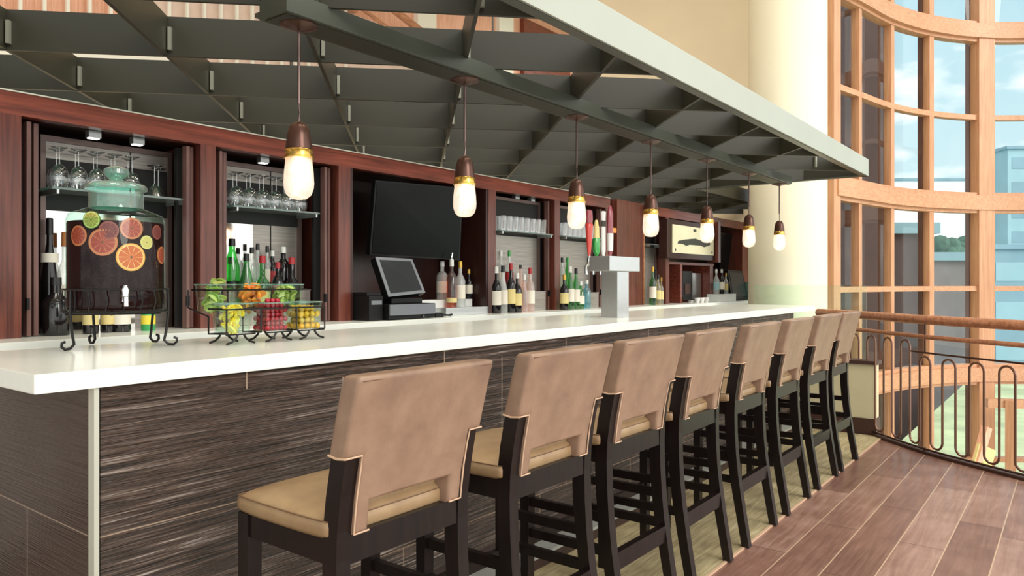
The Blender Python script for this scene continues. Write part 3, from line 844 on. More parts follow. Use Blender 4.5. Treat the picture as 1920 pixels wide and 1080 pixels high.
# second till at far end
t = thing('far_till', (9.4, 3.5, CZ), 'black tilted till screen at the far end beside the column', 'till')
q = [un(1372, 560, Y=3.48), un(1403, 560, Y=3.48), un(1392, 508, Y=3.56), un(1364, 506, Y=3.56)]
quadbox('monitor', t, *q, .05, 'black_plastic')
cen = sum(q, Vector())/4; n = (q[1]-q[0]).cross(q[3]-q[0]).normalized(); n = n if n.y < 0 else -n
quadbox('screen', t, *[cen+(p-cen)*.82+n*.004 for p in q], .003, 'screen_grey')
MB().box(max(q[0].x, 9.33), q[1].x, 3.50, 3.66, CZ, q[0].z+.03).build('base', 'black_plastic', t, world=True)

# ------------------------------------------------------------ beer tap tower
T = thing('beer_tap_tower', (4.25, 2.36, 1.07), 'T shaped brushed steel beer tap tower on the bar top', 'beer tap')
tx0, tx1 = 4.02, 4.50
MB().box(-.075, .075, -.06, .06, 0, .30, bev=.003).build('column', 'steel', T)
MB().box(-.20, .20, -.075, .075, .30, .395, bev=.003).build('manifold', 'steel', T)
T.location = (4.245, 2.40, 1.07)
for k, (x, nm) in enumerate(((-.135, 'red'), (-.045, 'green'), (.045, 'white'), (.135, 'maroon'))):
    hx = x
    fa = MB(); fa.tube([(hx, .075, .35), (hx, .12, .35), (hx, .135, .33), (hx, .135, .28)], .012, 8); fa.build('faucet', 'chrome', T, smooth=True)
    MB().lathe([(.012, .352), (.016, .37), (.010, .40)], c=(hx, .115, 0), seg=10).build('collar', 'chrome', T, smooth=True)
HZ0 = .40
def handle(x, parts):
    for nm, mat, pr, sx, sy, lab in parts:
        MB().lathe(pr, c=(x, .115, HZ0), seg=14, sx=sx, sy=sy).build(nm, mat, T, smooth=True, label=lab)
handle(-.135, [('tap_handle', 'red_enamel', [(.010, 0), (.016, .03), (.030, .17), (.033, .20), (.028, .21)], 1, .7, 'red tapered tap handle'),
               ('handle_top', 'maroon_enamel', [(.026, .21), (.030, .24), (.026, .29), (.010, .30)], 1, .7, None)])
handle(-.045, [('tap_handle', 'green_enamel', [(.012, 0), (.030, .03), (.034, .09), (.026, .12)], 1, .7, 'green and cream tap handle'),
               ('handle_top', 'paper_cream', [(.026, .12), (.022, .19), (.014, .23), (.008, .24)], 1, .7, None)])
handle(.045, [('tap_handle', 'white_enamel', [(.014, 0), (.022, .04), (.022, .26), (.026, .30), (.012, .305)], 1, .6, 'white tap handle with dark marks'),
              ('handle_band', 'ink', [(.023, .20), (.023, .24)], 1, .62, None)])
handle(.135, [('tap_handle', 'maroon_enamel', [(.012, 0), (.026, .05), (.030, .20), (.028, .30), (.014, .345), (.004, .35)], 1, .6, 'tall maroon and white tap handle'),
              ('handle_face', 'white_enamel', [(.027, .04), (.030, .12), (.0305, .16)], 1, .64, None)])
m = MB(); m.box(.13, .20, .10, .125, HZ0+.165, HZ0+.20, bev=.006); m.build('handle_arrow', 'orange_enamel', T)

# ------------------------------------------------------------ sangria jar on wire stand
JC = Vector((1.225, 2.70, 1.07))
t = thing('jar_stand', JC, 'black wrought iron jar stand with curled feet on the bar top', 'stand')
R = .167
ring = lambda z, r=R: [(r*cos(2*pi*k/40), r*sin(2*pi*k/40), z) for k in range(40)]
MB().tube(ring(.205), .0035, 6, closed=True).build('top_ring', 'black_iron', t, smooth=True)
MB().tube(ring(.128), .0045, 6, closed=True).build('bottom_ring', 'black_iron', t, smooth=True)
m = MB()
for k in range(3):
    a = k*pi/3
    m.tube([(R*cos(a), R*sin(a), .122), (0, 0, .118), (-R*cos(a), -R*sin(a), .122)], .004, 6)
m.build('cradle_bar', 'black_iron', t, smooth=True)
m = MB()
for k in range(20):
    a = 2*pi*k/20
    m.tube([(R*cos(a), R*sin(a), .128), ((R+.004)*cos(a+.05), (R+.004)*sin(a+.05), .165), (R*cos(a), R*sin(a), .205)], .0022, 5)
m.build('wire_rods', 'black_iron', t, smooth=True)
def legpath(a, zt=.205):
    u = Vector((cos(a), sin(a), 0)); P = []
    for r, z in ((R, zt), (R+.002, .12), (R-.006, .05), (R-.012, .022), (R+.002, .008), (R+.020, .006), (R+.031, .016), (R+.030, .028), (R+.020, .032)):
        P.append(u*r+Vector((0, 0, z)))
    return P
for a in (radians(192), radians(-38), radians(92), radians(20)):
    MB().tube(legpath(a), .0048, 7).build('leg', 'black_iron', t, smooth=True)
J = thing('drink_jar', JC+Vector((0, 0, .124)), 'big green glass drink jar of dark sangria with fruit', 'drink jar')
jb = JC.z+.124
def z_(y): return 1.3+(529-y)*2.62/1385-jb
MB().lathe([(.145, .002), (.153, .012), (.155, .03), (.155, z_(415)), (.148, z_(404)), (.115, z_(397)), (.088, z_(392)), (.084, z_(380)), (.086, z_(362)), (.096, z_(356))], seg=56, cap=False).build('glass_body', 'jar_green', J, smooth='full')
MB().lathe([(.0885, z_(392)), (.0865, z_(380)), (.0875, z_(362))], seg=48, cap=False).build('neck_band', 'jar_lid', J, smooth='full')
MB().lathe([(.098, z_(357)), (.100, z_(352)), (.092, z_(347)), (.06, z_(343)), (.028, z_(340)), (.018, z_(337)), (.030, z_(333)), (.042, z_(327)), (.040, z_(319)), (.022, z_(313)), (.004, z_(311))], seg=40).build('glass_lid', 'jar_lid', J, smooth=True)
MB().lathe([(.142, .006), (.150, .016), (.1525, .03), (.1525, z_(421)), (.150, z_(419)), (.002, z_(418.5))], seg=56).build('drink', 'sangria', J, smooth=True)
sp = un(258, 553, Y=2.50)
dirv = Vector((-.29, -.957, 0)).normalized()
sb = dirv*.155; zc = z_(553)
m = MB().tube([sb+Vector((0, 0, zc)), sb+dirv*.045+Vector((0, 0, zc))], .010, 10); m.build('spigot', 'chrome', J, smooth=True)
MB().lathe([(.013, -.02), (.010, .0), (.013, .018), (.007, .035)], c=sb+dirv*.042+Vector((0, 0, zc)), seg=12).build('spigot_lever', 'chrome', J, smooth=True)
MB().tube([sb+dirv*.03+Vector((0, 0, zc)), sb+dirv*.055+Vector((0, 0, zc-.008)), sb+dirv*.058+Vector((0, 0, zc-.035))], .008, 8).build('spout', 'chrome', J, smooth=True)

def citrus_mat(name, flesh, rind, pith):
    t = NT(name)
    p = t.n('ShaderNodeSeparateXYZ', Vector=t.coord('Generated'))
    x = t.math('SUBTRACT', p.outputs[0], .5); z = t.math('SUBTRACT', p.outputs[2], .5)
    r = t.math('SQRT', t.math('ADD', t.math('MULTIPLY', x, x), t.math('MULTIPLY', z, z)))
    an = t.math('ARCTAN2', z, x)
    sg = t.math('ABSOLUTE', t.math('SINE', t.math('MULTIPLY', an, 5)))
    spoke = t.math('LESS_THAN', sg, .16)
    c = t.mix(spoke, flesh, pith)
    c = t.mix(t.math('GREATER_THAN', r, .41), c, pith)
    c = t.mix(t.math('GREATER_THAN', r, .455), c, rind)
    c = t.mix(t.math('LESS_THAN', r, .045), c, srgb(120, 60, 30))
    t.bsdf(Base__Color=c, Roughness=.35); MAT[name] = t.m
citrus_mat('orange_slice', srgb(212, 88, 36), srgb(238, 150, 60), srgb(244, 178, 110))
citrus_mat('grapefruit_slice', srgb(168, 52, 36), srgb(206, 104, 58), srgb(206, 116, 84))
citrus_mat('lime_slice', srgb(146, 138, 52), srgb(122, 140, 56), srgb(206, 200, 120))
citrus_mat('wine_slice', srgb(120, 34, 40), srgb(150, 70, 60), srgb(150, 62, 60))
citrus_mat('lemon_slice', srgb(214, 176, 96), srgb(226, 190, 110), srgb(230, 200, 140))
def slice_(px, py, rpx, mat, lab, name):
    # disc pressed against the inner side of the jar glass, facing outwards
    off = (px-213)/86.5; off = max(-.97, min(.97, off))
    right = Vector((RX, RY, 0)); back = -Vector((FX, FY, 0)).normalized()
    # account for the view ray to the jar
    vr = Vector((JC.x, JC.y, 0)).normalized(); right = Vector((vr.y, -vr.x, 0)); back = -vr
    th = math.asin(off)
    nrm = (right*sin(th)+back*cos(th)).normalized()
    rad = .1535-(rpx*.0019)**2/.31*.5
    c = Vector((JC.x, JC.y, 0))+nrm*(.1522); c.z = 1.3+(529-py)*2.50/1385
    o = thing(name, c, lab, 'fruit slice')
    r = rpx*.00182
    m = MB()
    # slightly bent disc following the wall
    up = Vector((0, 0, 1)); sd = nrm.cross(up)
    seg = 28; rr_ = [0, .33, .66, 1.0]; front = []; 
    def P(rho, a, d):
        s_ = r*rho*cos(a); z = r*rho*sin(a); ang = s_/.153
        return (nrm*(cos(ang)*(.1535+d))+sd*(sin(ang)*(.1535+d))+up*z)-nrm*.1522
    for d in (.0005, -.006):
        rings = [[m.bm.verts.new(P(0, 0, d))]]
        for q in rr_[1:]: rings.append([m.bm.verts.new(P(q, 2*pi*k/seg, d)) for k in range(seg)])
        for k in range(seg): m.bm.faces.new((rings[0][0], rings[1][k], rings[1][(k+1) % seg]))
        for i in (1, 2):
            for k in range(seg): m.bm.faces.new((rings[i][k], rings[i][(k+1) % seg], rings[i+1][(k+1) % seg], rings[i+1][k]))
        front.append(rings[-1])
    for k in range(seg): m.bm.faces.new((front[0][k], front[0][(k+1) % seg], front[1][(k+1) % seg], front[1][k]))
    # orient local x to sd so Generated x/z span the disc
    rotz = math.atan2(sd.y, sd.x)
    Mi = Matrix.Rotation(-rotz, 4, 'Z')
    for v in m.bm.verts: v.co = Mi @ v.co
    ob = m.build('slice_disc', mat, o); o.rotation_euler = (0, 0, rotz)
slice_(149, 443, 19, 'grapefruit_slice', 'red orange slice at the far left inside the drink jar', 'orange_slice')
slice_(190, 455, 25, 'grapefruit_slice', 'large red orange slice left of centre inside the drink jar', 'orange_slice')
slice_(238, 482, 26, 'orange_slice', 'bright orange slice, lowest and largest inside the drink jar', 'orange_slice')
slice_(239, 428, 20, 'grapefruit_slice', 'pinkish orange slice right of centre near the top of the jar', 'orange_slice')
slice_(171, 414, 16, 'lime_slice', 'yellow green lime slice near the top left of the jar', 'lime_slice')
slice_(200, 433, 17, 'wine_slice', 'wine stained dark slice between the lime and orange slices', 'lime_slice')
slice_(265, 453, 13, 'lemon_slice', 'small pale lemon slice at the right of the jar', 'lemon_slice')
slice_(284, 432, 14, 'wine_slice', 'dark red slice near the right edge of the jar', 'orange_slice')
slice_(293, 476, 17, 'grapefruit_slice', 'orange slice seen edge on at the right side of the jar', 'orange_slice')

# ------------------------------------------------------------ garnish caddy
YFc, YBc = 2.50, 2.645
fx = [un(p, 600, Y=YFc-.045).x+.012 for p in (443, 515, 577)]
bx_ = [un(p, 560, Y=YBc-.045).x+.012 for p in (410, 481, 543)]
GZF = 1.112; GZB = 1.182
CC = thing('garnish_caddy', ((fx[0]+fx[2])/2, 2.57, 1.07), 'black wire caddy holding six square glasses of garnishes', 'caddy')
S = .060
for row, xs, Y0, z in ((0, fx, YFc, GZF), (1, bx_, YBc, GZB)):
    for x in xs:
        zz = z+.088
        MB().tube([(x-S, Y0-S, zz), (x+S, Y0-S, zz), (x+S, Y0+S, zz), (x-S, Y0+S, zz)], .0036, 6, closed=True).build('holder_ring', 'black_iron', CC, world=True, smooth=True)
    a = xs[0]-S; b = xs[2]+S
    MB().tube([(a, Y0-S-.003, z+.088), (b, Y0-S-.003, z+.088)], .003, 6).build('cross_bar', 'black_iron', CC, world=True, smooth=True)
for i, x in enumerate((fx[0]-S, (fx[0]+fx[1])/2, (fx[1]+fx[2])/2, fx[2]+S)):
    MB().tube([(x, YFc-S, GZF+.088), (x, YFc-S, GZF+.0), (x, YFc+S, GZF-.004), (x, YFc+S, GZF+.06), (x, YBc+S, GZB+.02), (x, YBc+S, GZB+.088)], .0034, 6).build('frame_wire', 'black_iron', CC, world=True, smooth=True)
for x in fx:
    for Yq in (YFc-S+.004, YFc+S-.004):
        MB().tube([(x-S, Yq, GZF-.004), (x+S, Yq, GZF-.004)], .0034, 6).build('cross_bar', 'black_iron', CC, world=True, smooth=True)
        for sg in (-1, 1):
            MB().tube([(x+sg*.012, Yq, GZF-.004), (x+sg*.020, Yq, GZF-.018), (x+sg*.036, Yq, GZF-.031), (x+sg*.058, Yq, GZF-.0375)], .0042, 6).build('leg', 'black_iron', CC, world=True, smooth=True)
def gjar(x, y, z, lab):
    t = thing('garnish_glass', (x, y, z), lab, 'glass')
    s0, s1, h = .048, .056, .108
    m = MB()
    pr = []
    def ring(s, zz):
        out = []; r = .012
        for cx, cy, a0 in ((s-r, s-r, 0), (-s+r, s-r, pi/2), (-s+r, -s+r, pi), (s-r, -s+r, 3*pi/2)):
            for k in range(4): out.append((cx+r*cos(a0+k*pi/6), cy+r*sin(a0+k*pi/6), zz))
        return out
    rings = [[m.bm.verts.new(p) for p in ring(s_, zz)] for s_, zz in ((s0, 0), (s1, h), (s1-.003, h), (s0-.003, .006))]
    n = len(rings[0])
    for i in range(3):
        for k in range(n): m.bm.faces.new((rings[i][k], rings[i][(k+1) % n], rings[i+1][(k+1) % n], rings[i+1][k]))
    m.bm.faces.new(rings[0][::-1]); m.bm.faces.new(rings[3])
    m.build('glass_body', 'caddy_glass', t, smooth=True)
    rm = MB(); rm.tube([(px_, py_, h) for px_, py_, _ in ring(s1, h)], .0028, 6, closed=True); rm.build('rim', 'jar_lid', t, smooth=True)
fills = (('lemon wedges, front left', fx[0], YFc, GZF), ('red cherries, front middle', fx[1], YFc, GZF), ('yellow olives, front right', fx[2], YFc, GZF),
         ('lime wedges, rear left', bx_[0], YBc, GZB), ('orange slices, rear middle', bx_[1], YBc, GZB), ('pale lime slices, rear right', bx_[2], YBc, GZB))
for lab, x, y, z in fills: gjar(x, y, z, 'square glass of %s in the wire caddy' % lab)

def wedge(name, rind, flesh, cat, r=.020):
    t = thing(name, (0, 0, 0), '', cat)
    m = MB(); n = 8
    for s_ in range(1):
        a = [m.bm.verts.new((r*1.25*cos(pi*k/n)*.9, -r*.0, r*sin(pi*k/n)*.9)) for k in range(n+1)]
        b = [m.bm.verts.new((r*1.25*cos(pi*k/n)*.9, r*.6, r*.55*sin(pi*k/n))) for k in range(n+1)]
        for k in range(n): m.bm.faces.new((a[k], a[k+1], b[k+1], b[k]))
        m.bm.faces.new(a[::-1]); m.bm.faces.new(b)
        m.bm.faces.new((a[0], b[0], b[-1], a[-1]))
    m.build('flesh', flesh, t, smooth=True)
    m = MB()
    m.tube([(r*1.25*cos(pi*k/n), r*.3, r*sin(pi*k/n)) for k in range(n+1)], r*.30, 6, taper=[r*.08]+[r*.30]*(n-1)+[r*.08])
    m.build('rind', rind, t, smooth=True)
    return t
def scatter(proto, x, y, z, layers, step, jit, lab, grp, zstep, smax=.030, rot=True):
    c = 0
    for L in range(layers):
        k = -smax + (L % 2)*step*.25
        while k <= smax+1e-6:
            q = -smax + (L % 2)*step*.25
            while q <= smax+1e-6:
                loc = (x+k+random.uniform(-jit, jit), y+q+random.uniform(-jit, jit), z+.012+L*zstep)
                o = put(proto, loc, lab, grp)
                if rot: o.rotation_euler = (random.uniform(-.9, .9), random.uniform(-.9, .9), random.uniform(0, 6.28))
                c += 1
                q += step
            k += step
    return c
scatter(wedge('lemon_wedge', 'lemon_rind', 'lemon_flesh', 'lemon wedge'), fx[0], YFc, GZF, 4, .030, .002, 'lemon wedge in the front left caddy glass', 'lemon wedges in the caddy', .022, .028)
ch = thing('cherry', (0, 0, 0), '', 'cherry'); MB().ball((0, 0, 0), .0105, 10).build('flesh', 'cherry_fruit', ch, smooth='full')
MB().tube([(0, 0, .009), (.003, 0, .016)], .0008, 4).build('stem_end', 'dark_base', ch)
scatter(ch, fx[1], YFc, GZF, 6, .0195, .001, 'red cherry in the front middle caddy glass', 'cherries in the caddy', .0172, .039)
for k in range(5):
    put(ch, (fx[1]-.02+.011*k, YFc-.01+.012*(k % 2), GZF+.115), 'red cherry in the front middle caddy glass', 'cherries in the caddy')
ol = thing('olive', (0, 0, 0), '', 'olive'); MB().ball((0, 0, 0), .0125, 10, (1, 1, 1.15)).build('flesh', 'olive_fruit', ol, smooth='full')
MB().ball((0, 0, .013), .0032, 6).build('stuffing', 'orange_enamel', ol)
scatter(ol, fx[2], YFc, GZF, 4, .0255, .001, 'yellow olive in the front right caddy glass', 'olives in the caddy', .0235, .0385)
scatter(wedge('lime_wedge', 'lime_rind', 'lime_flesh', 'lime wedge'), bx_[0], YBc, GZB, 4, .030, .002, 'lime wedge in the rear left caddy glass', 'lime wedges in the caddy', .022, .028)
lw = [o for o in COL.objects if o.name == 'lime_wedge'][0]
for (dx, dy) in ((-.012, -.02), (.02, .0)):
    o = dup(lw, (bx_[0]+dx, YBc+dy, GZB+.107), 'lime wedge in the rear left caddy glass', 'lime wedges in the caddy'); o.rotation_euler = (.2, .2, 1.2+dx*30)
    o.scale = (1.35, 1.2, 1.0)
scatter(wedge('orange_wedge', 'orange_rind', 'orange_flesh', 'orange slice', .022), bx_[1], YBc, GZB, 4, .028, .002, 'orange slice in the rear middle caddy glass', 'orange slices in the caddy', .024, .028)
scatter(wedge('lime_half_slice', 'lime_rind', 'lime_flesh', 'lime slice', .019), bx_[2], YBc, GZB, 4, .028, .002, 'pale lime slice in the rear right caddy glass', 'lime slices in the caddy', .024, .028)

# ============================================================ STOOLS
def interp(tab, z):
    for (a, ya), (b, yb) in zip(tab[:-1], tab[1:]):
        if z <= b: 
            u = (z-a)/(b-a); u = max(0, u); return ya+(yb-ya)*u
    return tab[-1][1]
YR = [(0, -.232), (.08, -.219), (.16, -.206), (.25, -.192), (.35, -.178), (.45, -.168), (.55, -.162), (.65, -.160), (.72, -.163), (.80, -.174), (.88, -.190), (.96, -.210), (1.03, -.228), (1.09, -.246)]
def make_stool():
    t = thing('bar_stool', (0, 0, 0), '', 'bar stool')
    for s_ in (-1, 1):
        x0, x1 = (-.228, -.187) if s_ < 0 else (.187, .228)
        zs = [0, .08, .16, .25, .35, .45, .55, .65, .72, .80, .88, .90]
        prof = []
        for z in zs:
            w = .036+.014*min(1, z/.6)
            if z > .72: w = .05-.0*(z-.72)
            yr = interp(YR, z); prof.append((yr, yr+w, z))
        MB().sweep_yz(prof, x0, x1).build('leg', 'stool_wood', t)
    for s_ in (-1, 1):
        x0, x1 = (-.228, -.186) if s_ < 0 else (.186, .228)
        MB().sweep_yz([(.196, .230, 0), (.190, .232, .64), (.190, .232, .698)], x0, x1).build('leg', 'stool_wood', t)
    # apron rails
    m = MB()
    m.box(-.187, .187, -.158, -.118, .638, .706)
    m.box(-.187, .187, .196, .224, .64, .698)
    m.box(-.222, -.195, -.115, .192, .638, .698); m.box(.195, .222, -.115, .192, .638, .698)
    m.build('apron', 'stool_wood', t)
    MB().box(-.187, .187, -.184, -.156, .25, .315).build('rear_stretcher', 'stool_wood', t)
    for s_ in (-1, 1):
        for z0 in (.30, .42):
            yr = interp(YR, z0)+.045
            m = MB(); m.box(s_*.2075-.010, s_*.2075+.010, yr, .196, z0, z0+.034); m.build('side_stretcher', 'stool_wood', t)
    MB().box(-.187, .187, .202, .226, .26, .30).build('foot_rail', 'stool_wood', t)
    # seat cushion
    m = MB(); n = 16
    hx_, hy_, cy_, zb = .236, .188, .050, .700
    grid = []
    for i in range(n+1):
        row = []
        for j in range(n+1):
            u = -1+2*i/n; v = -1+2*j/n
            u = math.copysign(abs(u)**.8, u); v = math.copysign(abs(v)**.8, v)
            k = (1-.035*(abs(u*v))**3)
            e_ = max(0.0, (1-abs(u)**6)*(1-abs(v)**6))
            z = zb+.040+.016*e_**.5+.014*(1-u*u)*(1-v*v)
            row.append(m.bm.verts.new((hx_*u*k, cy_+hy_*v*k, z)))
        grid.append(row)
    for i in range(n):
        for j in range(n): m.bm.faces.new((grid[i][j], grid[i+1][j], grid[i+1][j+1], grid[i][j+1]))
    border = [grid[i][0] for i in range(n+1)]+[grid[n][j] for j in range(1, n+1)]+[grid[i][n] for i in range(n-1, -1, -1)]+[grid[0][j] for j in range(n-1, 0, -1)]
    nb = len(border); prev = border
    for sc_, zz in ((1.012, zb+.026), (1.010, zb+.010), (.985, zb)):
        cur = [m.bm.verts.new((v.co.x*sc_, .05+(v.co.y-.05)*sc_, zz)) for v in border]
        for k in range(nb): m.bm.faces.new((prev[k], prev[(k+1) % nb], cur[(k+1) % nb], cur[k]))
        prev = cur
    m.bm.faces.new(prev)
    pipe = [Vector((v.co.x*1.004, v.co.y*1.0, v.co.z+.001)) for v in border]
    seat = m.build('seat', 'leather_seat', t, smooth='full')
    MB().tube(pipe,   .0016, 5, closed=True).build('seam_piping', 'seam', seat, smooth=True)
    # backrest: outline with two tongues and a notch
    out = [(-.236, .895), (-.236, 1.085), (.236, 1.085), (.236, .895), (.187, .895), (.187, .706), (.139, .706), (.139, .779), (-.139, .779), (-.139, .706), (-.187, .706), (-.187, .895)]
    m = MB()
    m.prism([(x, 0, z) for x, z in out], (0, .062, 0))
    bmesh.ops.recalc_face_normals(m.bm, faces=m.bm.faces[:])
    es = []
    for e_ in m.bm.edges:
        if len(e_.link_faces) == 2:
            mid = (e_.verts[0].co+e_.verts[1].co)/2
            if e_.link_faces[0].normal.angle(e_.link_faces[1].normal) > .5 and (mid.z > 1.0 or abs(mid.y-.031) > .02):
                es.append(e_)
    bmesh.ops.bevel(m.bm, geom=es, offset=.014, segments=4, affect='EDGES', profile=.6)
    for z in (.74, .79, .84, .885, .93, .97, 1.01, 1.05):
        bmesh.ops.bisect_plane(m.bm, geom=m.bm.verts[:]+m.bm.edges[:]+m.bm.faces[:], plane_co=(0, 0, z), plane_no=(0, 0, 1))
    for x in (-.18, -.1, 0, .1, .18):
        bmesh.ops.bisect_plane(m.bm, geom=m.bm.verts[:]+m.bm.edges[:]+m.bm.faces[:], plane_co=(x, 0, 0), plane_no=(1, 0, 0))
    for v in m.bm.verts:
        v.co.y += interp(YR, v.co.z)-.007 - .006*(1-(v.co.x/.24)**2)*(1 if v.co.y < .03 else 0)*(1 if v.co.z > .8 else 0)
    back = m.build('backrest', 'leather_back', t, smooth=True)
    def yb(z, d=0): return interp(YR, z)-.0085-d
    path = []
    for x, z in ((-.236, .897), (-.188, .897), (-.186, .86), (-.186, .80), (-.186, .75), (-.186, .709), (-.140, .709)): path.append((x, yb(z), z))
    MB().tube(path, .0025, 6).build('edge_piping', 'piping', back, smooth=True)
    MB().tube([(-x, y, z) for x, y, z in path], .0025, 6).build('edge_piping', 'piping', back, smooth=True)
    MB().tube([(x, yb(1.075), 1.074) for x in (-.225, -.1, 0, .1, .225)], .0013, 6).build('seam_piping', 'seam', back, smooth=True)
    for s_ in (-1, 1):
        MB().tube([(s_*.2365, yb(.897), .897), (s_*.2375, yb(.897)+.03, .894), (s_*.2365, yb(.897)+.06, .898)], .003, 6).build('edge_piping', 'piping', back, smooth=True)
    return t
stool = make_stool()
SX = [1.32, 1.97, 2.545, 3.13, 3.775, 4.40, 5.035, 5.60]
ords = ['nearest the camera, leftmost of the row', 'second from the camera', 'third from the camera', 'fourth from the camera',
        'fifth from the camera', 'sixth from the camera', 'second from the far end of the row', 'farthest, beside the low cream wall']
for i, x in enumerate(SX):
    lab = 'tan leather bar stool with dark wood legs, %s' % ords[i]
    loc = (x, 1.50, .0065)
    if i == 0: stool.location = loc; stool['label'] = lab; stool['group'] = 'bar stools along the bar'
    else: dup(stool, loc, lab, 'bar stools along the bar', rz=random.uniform(-.02, .02))

# ============================================================ CANOPY
CZB, CZT = 2.26, 2.41
CX0, CX1, CY0, CY1 = -1.6, 7.27, 1.50, 4.95
N_ = thing('lattice_canopy', (3, 3, CZB), 'dark green grey metal lattice canopy hanging over the bar', 'canopy')
fa = MB(); fa.box(CX0, CX1, CY0, CY0+.012, CZB, CZT); fa.build('outer_fascia', 'canopy_fascia_lit', N_, world=True, label='grey green fascia beam with window light put into its pale colour')
MB().box(CX0, CX1-.01, CY0+.012, CY0+.055, CZB-.004, CZB+.008).build('fascia_lip', 'canopy_beam', N_, world=True)
CX2, CYS = 10.25, 3.13
MB().box(CX1-.012, CX1, CY0+.012, CYS, CZB, CZT).build('end_fascia', 'canopy_dark', N_, world=True)
MB().box(CX1, CX2, CYS, CYS+.012, CZB, CZT).build('side_fascia', 'canopy_dark', N_, world=True)
MB().box(CX0, CX2, CY1-.012, CY1, CZB, CZT).build('rear_fascia', 'canopy_dark', N_, world=True)
MB().box(CX1-.06, CX1-.012, CY0+.012, CYS, CZB-.004, CZB+.008).build('end_lip', 'canopy_beam', N_, world=True)
# pendant beam (channel)
MB().box(1.49, 6.95, 2.08, 2.235, 2.20, 2.268, bev=.002).build('pendant_beam', 'canopy_beam', N_, world=True)
MB().box(1.49, 6.95, 2.235, 2.262, 2.215, 2.23).build('beam_flange', 'canopy_beam', N_, world=True)
MB().box(1.50, 6.94, 2.10, 2.215, 2.196, 2.2005).build('beam_soffit', 'canopy_dark', N_, world=True)
MB().box(1.49, 1.62, 2.08, 2.235, 2.268, CZT).build('beam_end_block', 'canopy_dark', N_, world=True)
def clip(px_, py_, dx, dy):
    """longest run of a fin line inside the L shaped canopy"""
    ts = [t_*.005 for t_ in range(-2400, 2900)]
    best = (0, 0); start = None
    for t_ in ts:
        x = px_+dx*t_; y = py_+dy*t_
        ok = CX0 < x < CX2-.012 and CY0+.03 < y < CY1-.012 and (x < CX1-.012 or y > CYS+.012)
        if ok and start is None: start = t_
        if not ok and start is not None:
            if t_-start > best[1]-best[0]: best = (start, t_)
            start = None
    return best
r2 = sqrt(.5); AC = [3.75+.93*k for k in range(-4, 12)]; BC = [1.475-.895*k for k in range(-5, 10)]
th = .016; FZT = 2.428
for c in AC:
    t0, t1 = clip(c/2, c/2, r2, -r2)
    if t1-t0 < .15: continue
    p = Vector((c/2+t0*r2, c/2-t0*r2, (CZB+FZT)/2)); q = Vector((c/2+t1*r2, c/2-t1*r2, (CZB+FZT)/2))
    MB().bar(p, q, th, FZT-CZB).build('lattice_fin', 'canopy_dark', N_, world=True)
for c in BC:
    t0, t1 = clip(-c/2, c/2, r2, r2)
    if t1-t0 < .15: continue
    p = Vector((-c/2+t0*r2, c/2+t0*r2, (CZB+FZT)/2)); q = Vector((-c/2+t1*r2, c/2+t1*r2, (CZB+FZT)/2))
    MB().bar(p, q, th, FZT-CZB-.004).build('lattice_fin', 'canopy_dark', N_, world=True)
nb = 0
for a in AC:
    for b in BC:
        x = (a-b)/2; y = (a+b)/2
        if CX0+.2 < x < CX2-.2 and (x < CX1-.45 or y > CYS+.15) and CY0+.12 < y < CY1-.1 and x > -.4 and nb < 98:
            nb += 1
            # angle cleat on the near side of the crossing
            c0 = Vector((x, y, 0))+Vector((-r2, -r2, 0))*.02+Vector((r2, -r2, 0))*.02
            M = Matrix((Vector((r2, -r2, 0)), Vector((r2, r2, 0)), Vector((0, 0, 1)))).transposed().to_4x4(); M.translation = c0
            MB().box(-.007, .007, -.010, .010, CZB+.022, CZB+.118, M=M).build('angle_bracket', 'bracket', N_, world=True)
# hanger rods carry the canopy from above
for x, y in ((.4, 2.0), (2.9, 4.0), (5.2, 4.2)):
    MB().tube([(x, y, CZT-.01), (x, y, 6.0)], .01, 6).build('hanger_rod', 'canopy_dark', N_, world=True)

# ============================================================ PENDANTS
PXs = [1.597, 2.477, 3.40, 4.279, 5.18, 6.05, 6.836]
PW = Vector((0, 0, 0))
P0 = thing('pendant_lamp', (PXs[0], 2.16, 1.588), 'pendant lamp with bronze cap and crackle glass, nearest the camera', 'pendant lamp', 'pendant lamps over the bar')
MB().lathe([(.006, 0), (.028, .004), (.043, .018), (.0505, .040), (.052, .060), (.050, .095), (.046, .130), (.045, .146)], seg=32, cap=False).build('glass_shade', 'crackle_glass', P0, smooth='full')
MB().lathe([(.053, .143), (.053, .148), (.048, .150), (.0475, .172), (.044, .176)], seg=32).build('brass_ring', 'brass', P0, smooth=True)
MB().lathe([(.0455, .176), (.044, .195), (.040, .225), (.034, .250), (.024, .266), (.010, .272), (.004, .273)], seg=28).build('socket_cap', 'bronze_dark', P0, smooth=True)
MB().lathe([(.004, .086), (.016, .094), (.021, .108), (.019, .124), (.012, .140)], seg=16).build('bulb', 'filament', P0, smooth='full')
MB().tube([(0, 0, .27), (.002, 0, .29), (.006, .002, .302), (.001, 0, .32), (0, 0, .345)], .0028, 6).build('cord', 'rod_metal', P0, smooth=True)
MB().tube([(0, 0, .335), (0, 0, .600)], .0052, 8).build('rod', 'rod_metal', P0, smooth=True)
MB().lathe([(.010, .588), (.050, .600), (.066, .606), (.066, .612)], seg=28).build('ceiling_plate', 'bronze_dark', P0, smooth=True)
pn = ['second from the camera, by the television', 'third from the camera', 'fourth from the camera, right of the taps', 'fifth from the camera, before the sign', 'sixth from the camera, second farthest', 'farthest from the camera at the canopy end']
for x, l in zip(PXs[1:], pn): dup(P0, (x, 2.16, 1.588), 'pendant lamp with bronze cap and crackle glass, %s' % l, 'pendant lamps over the bar')
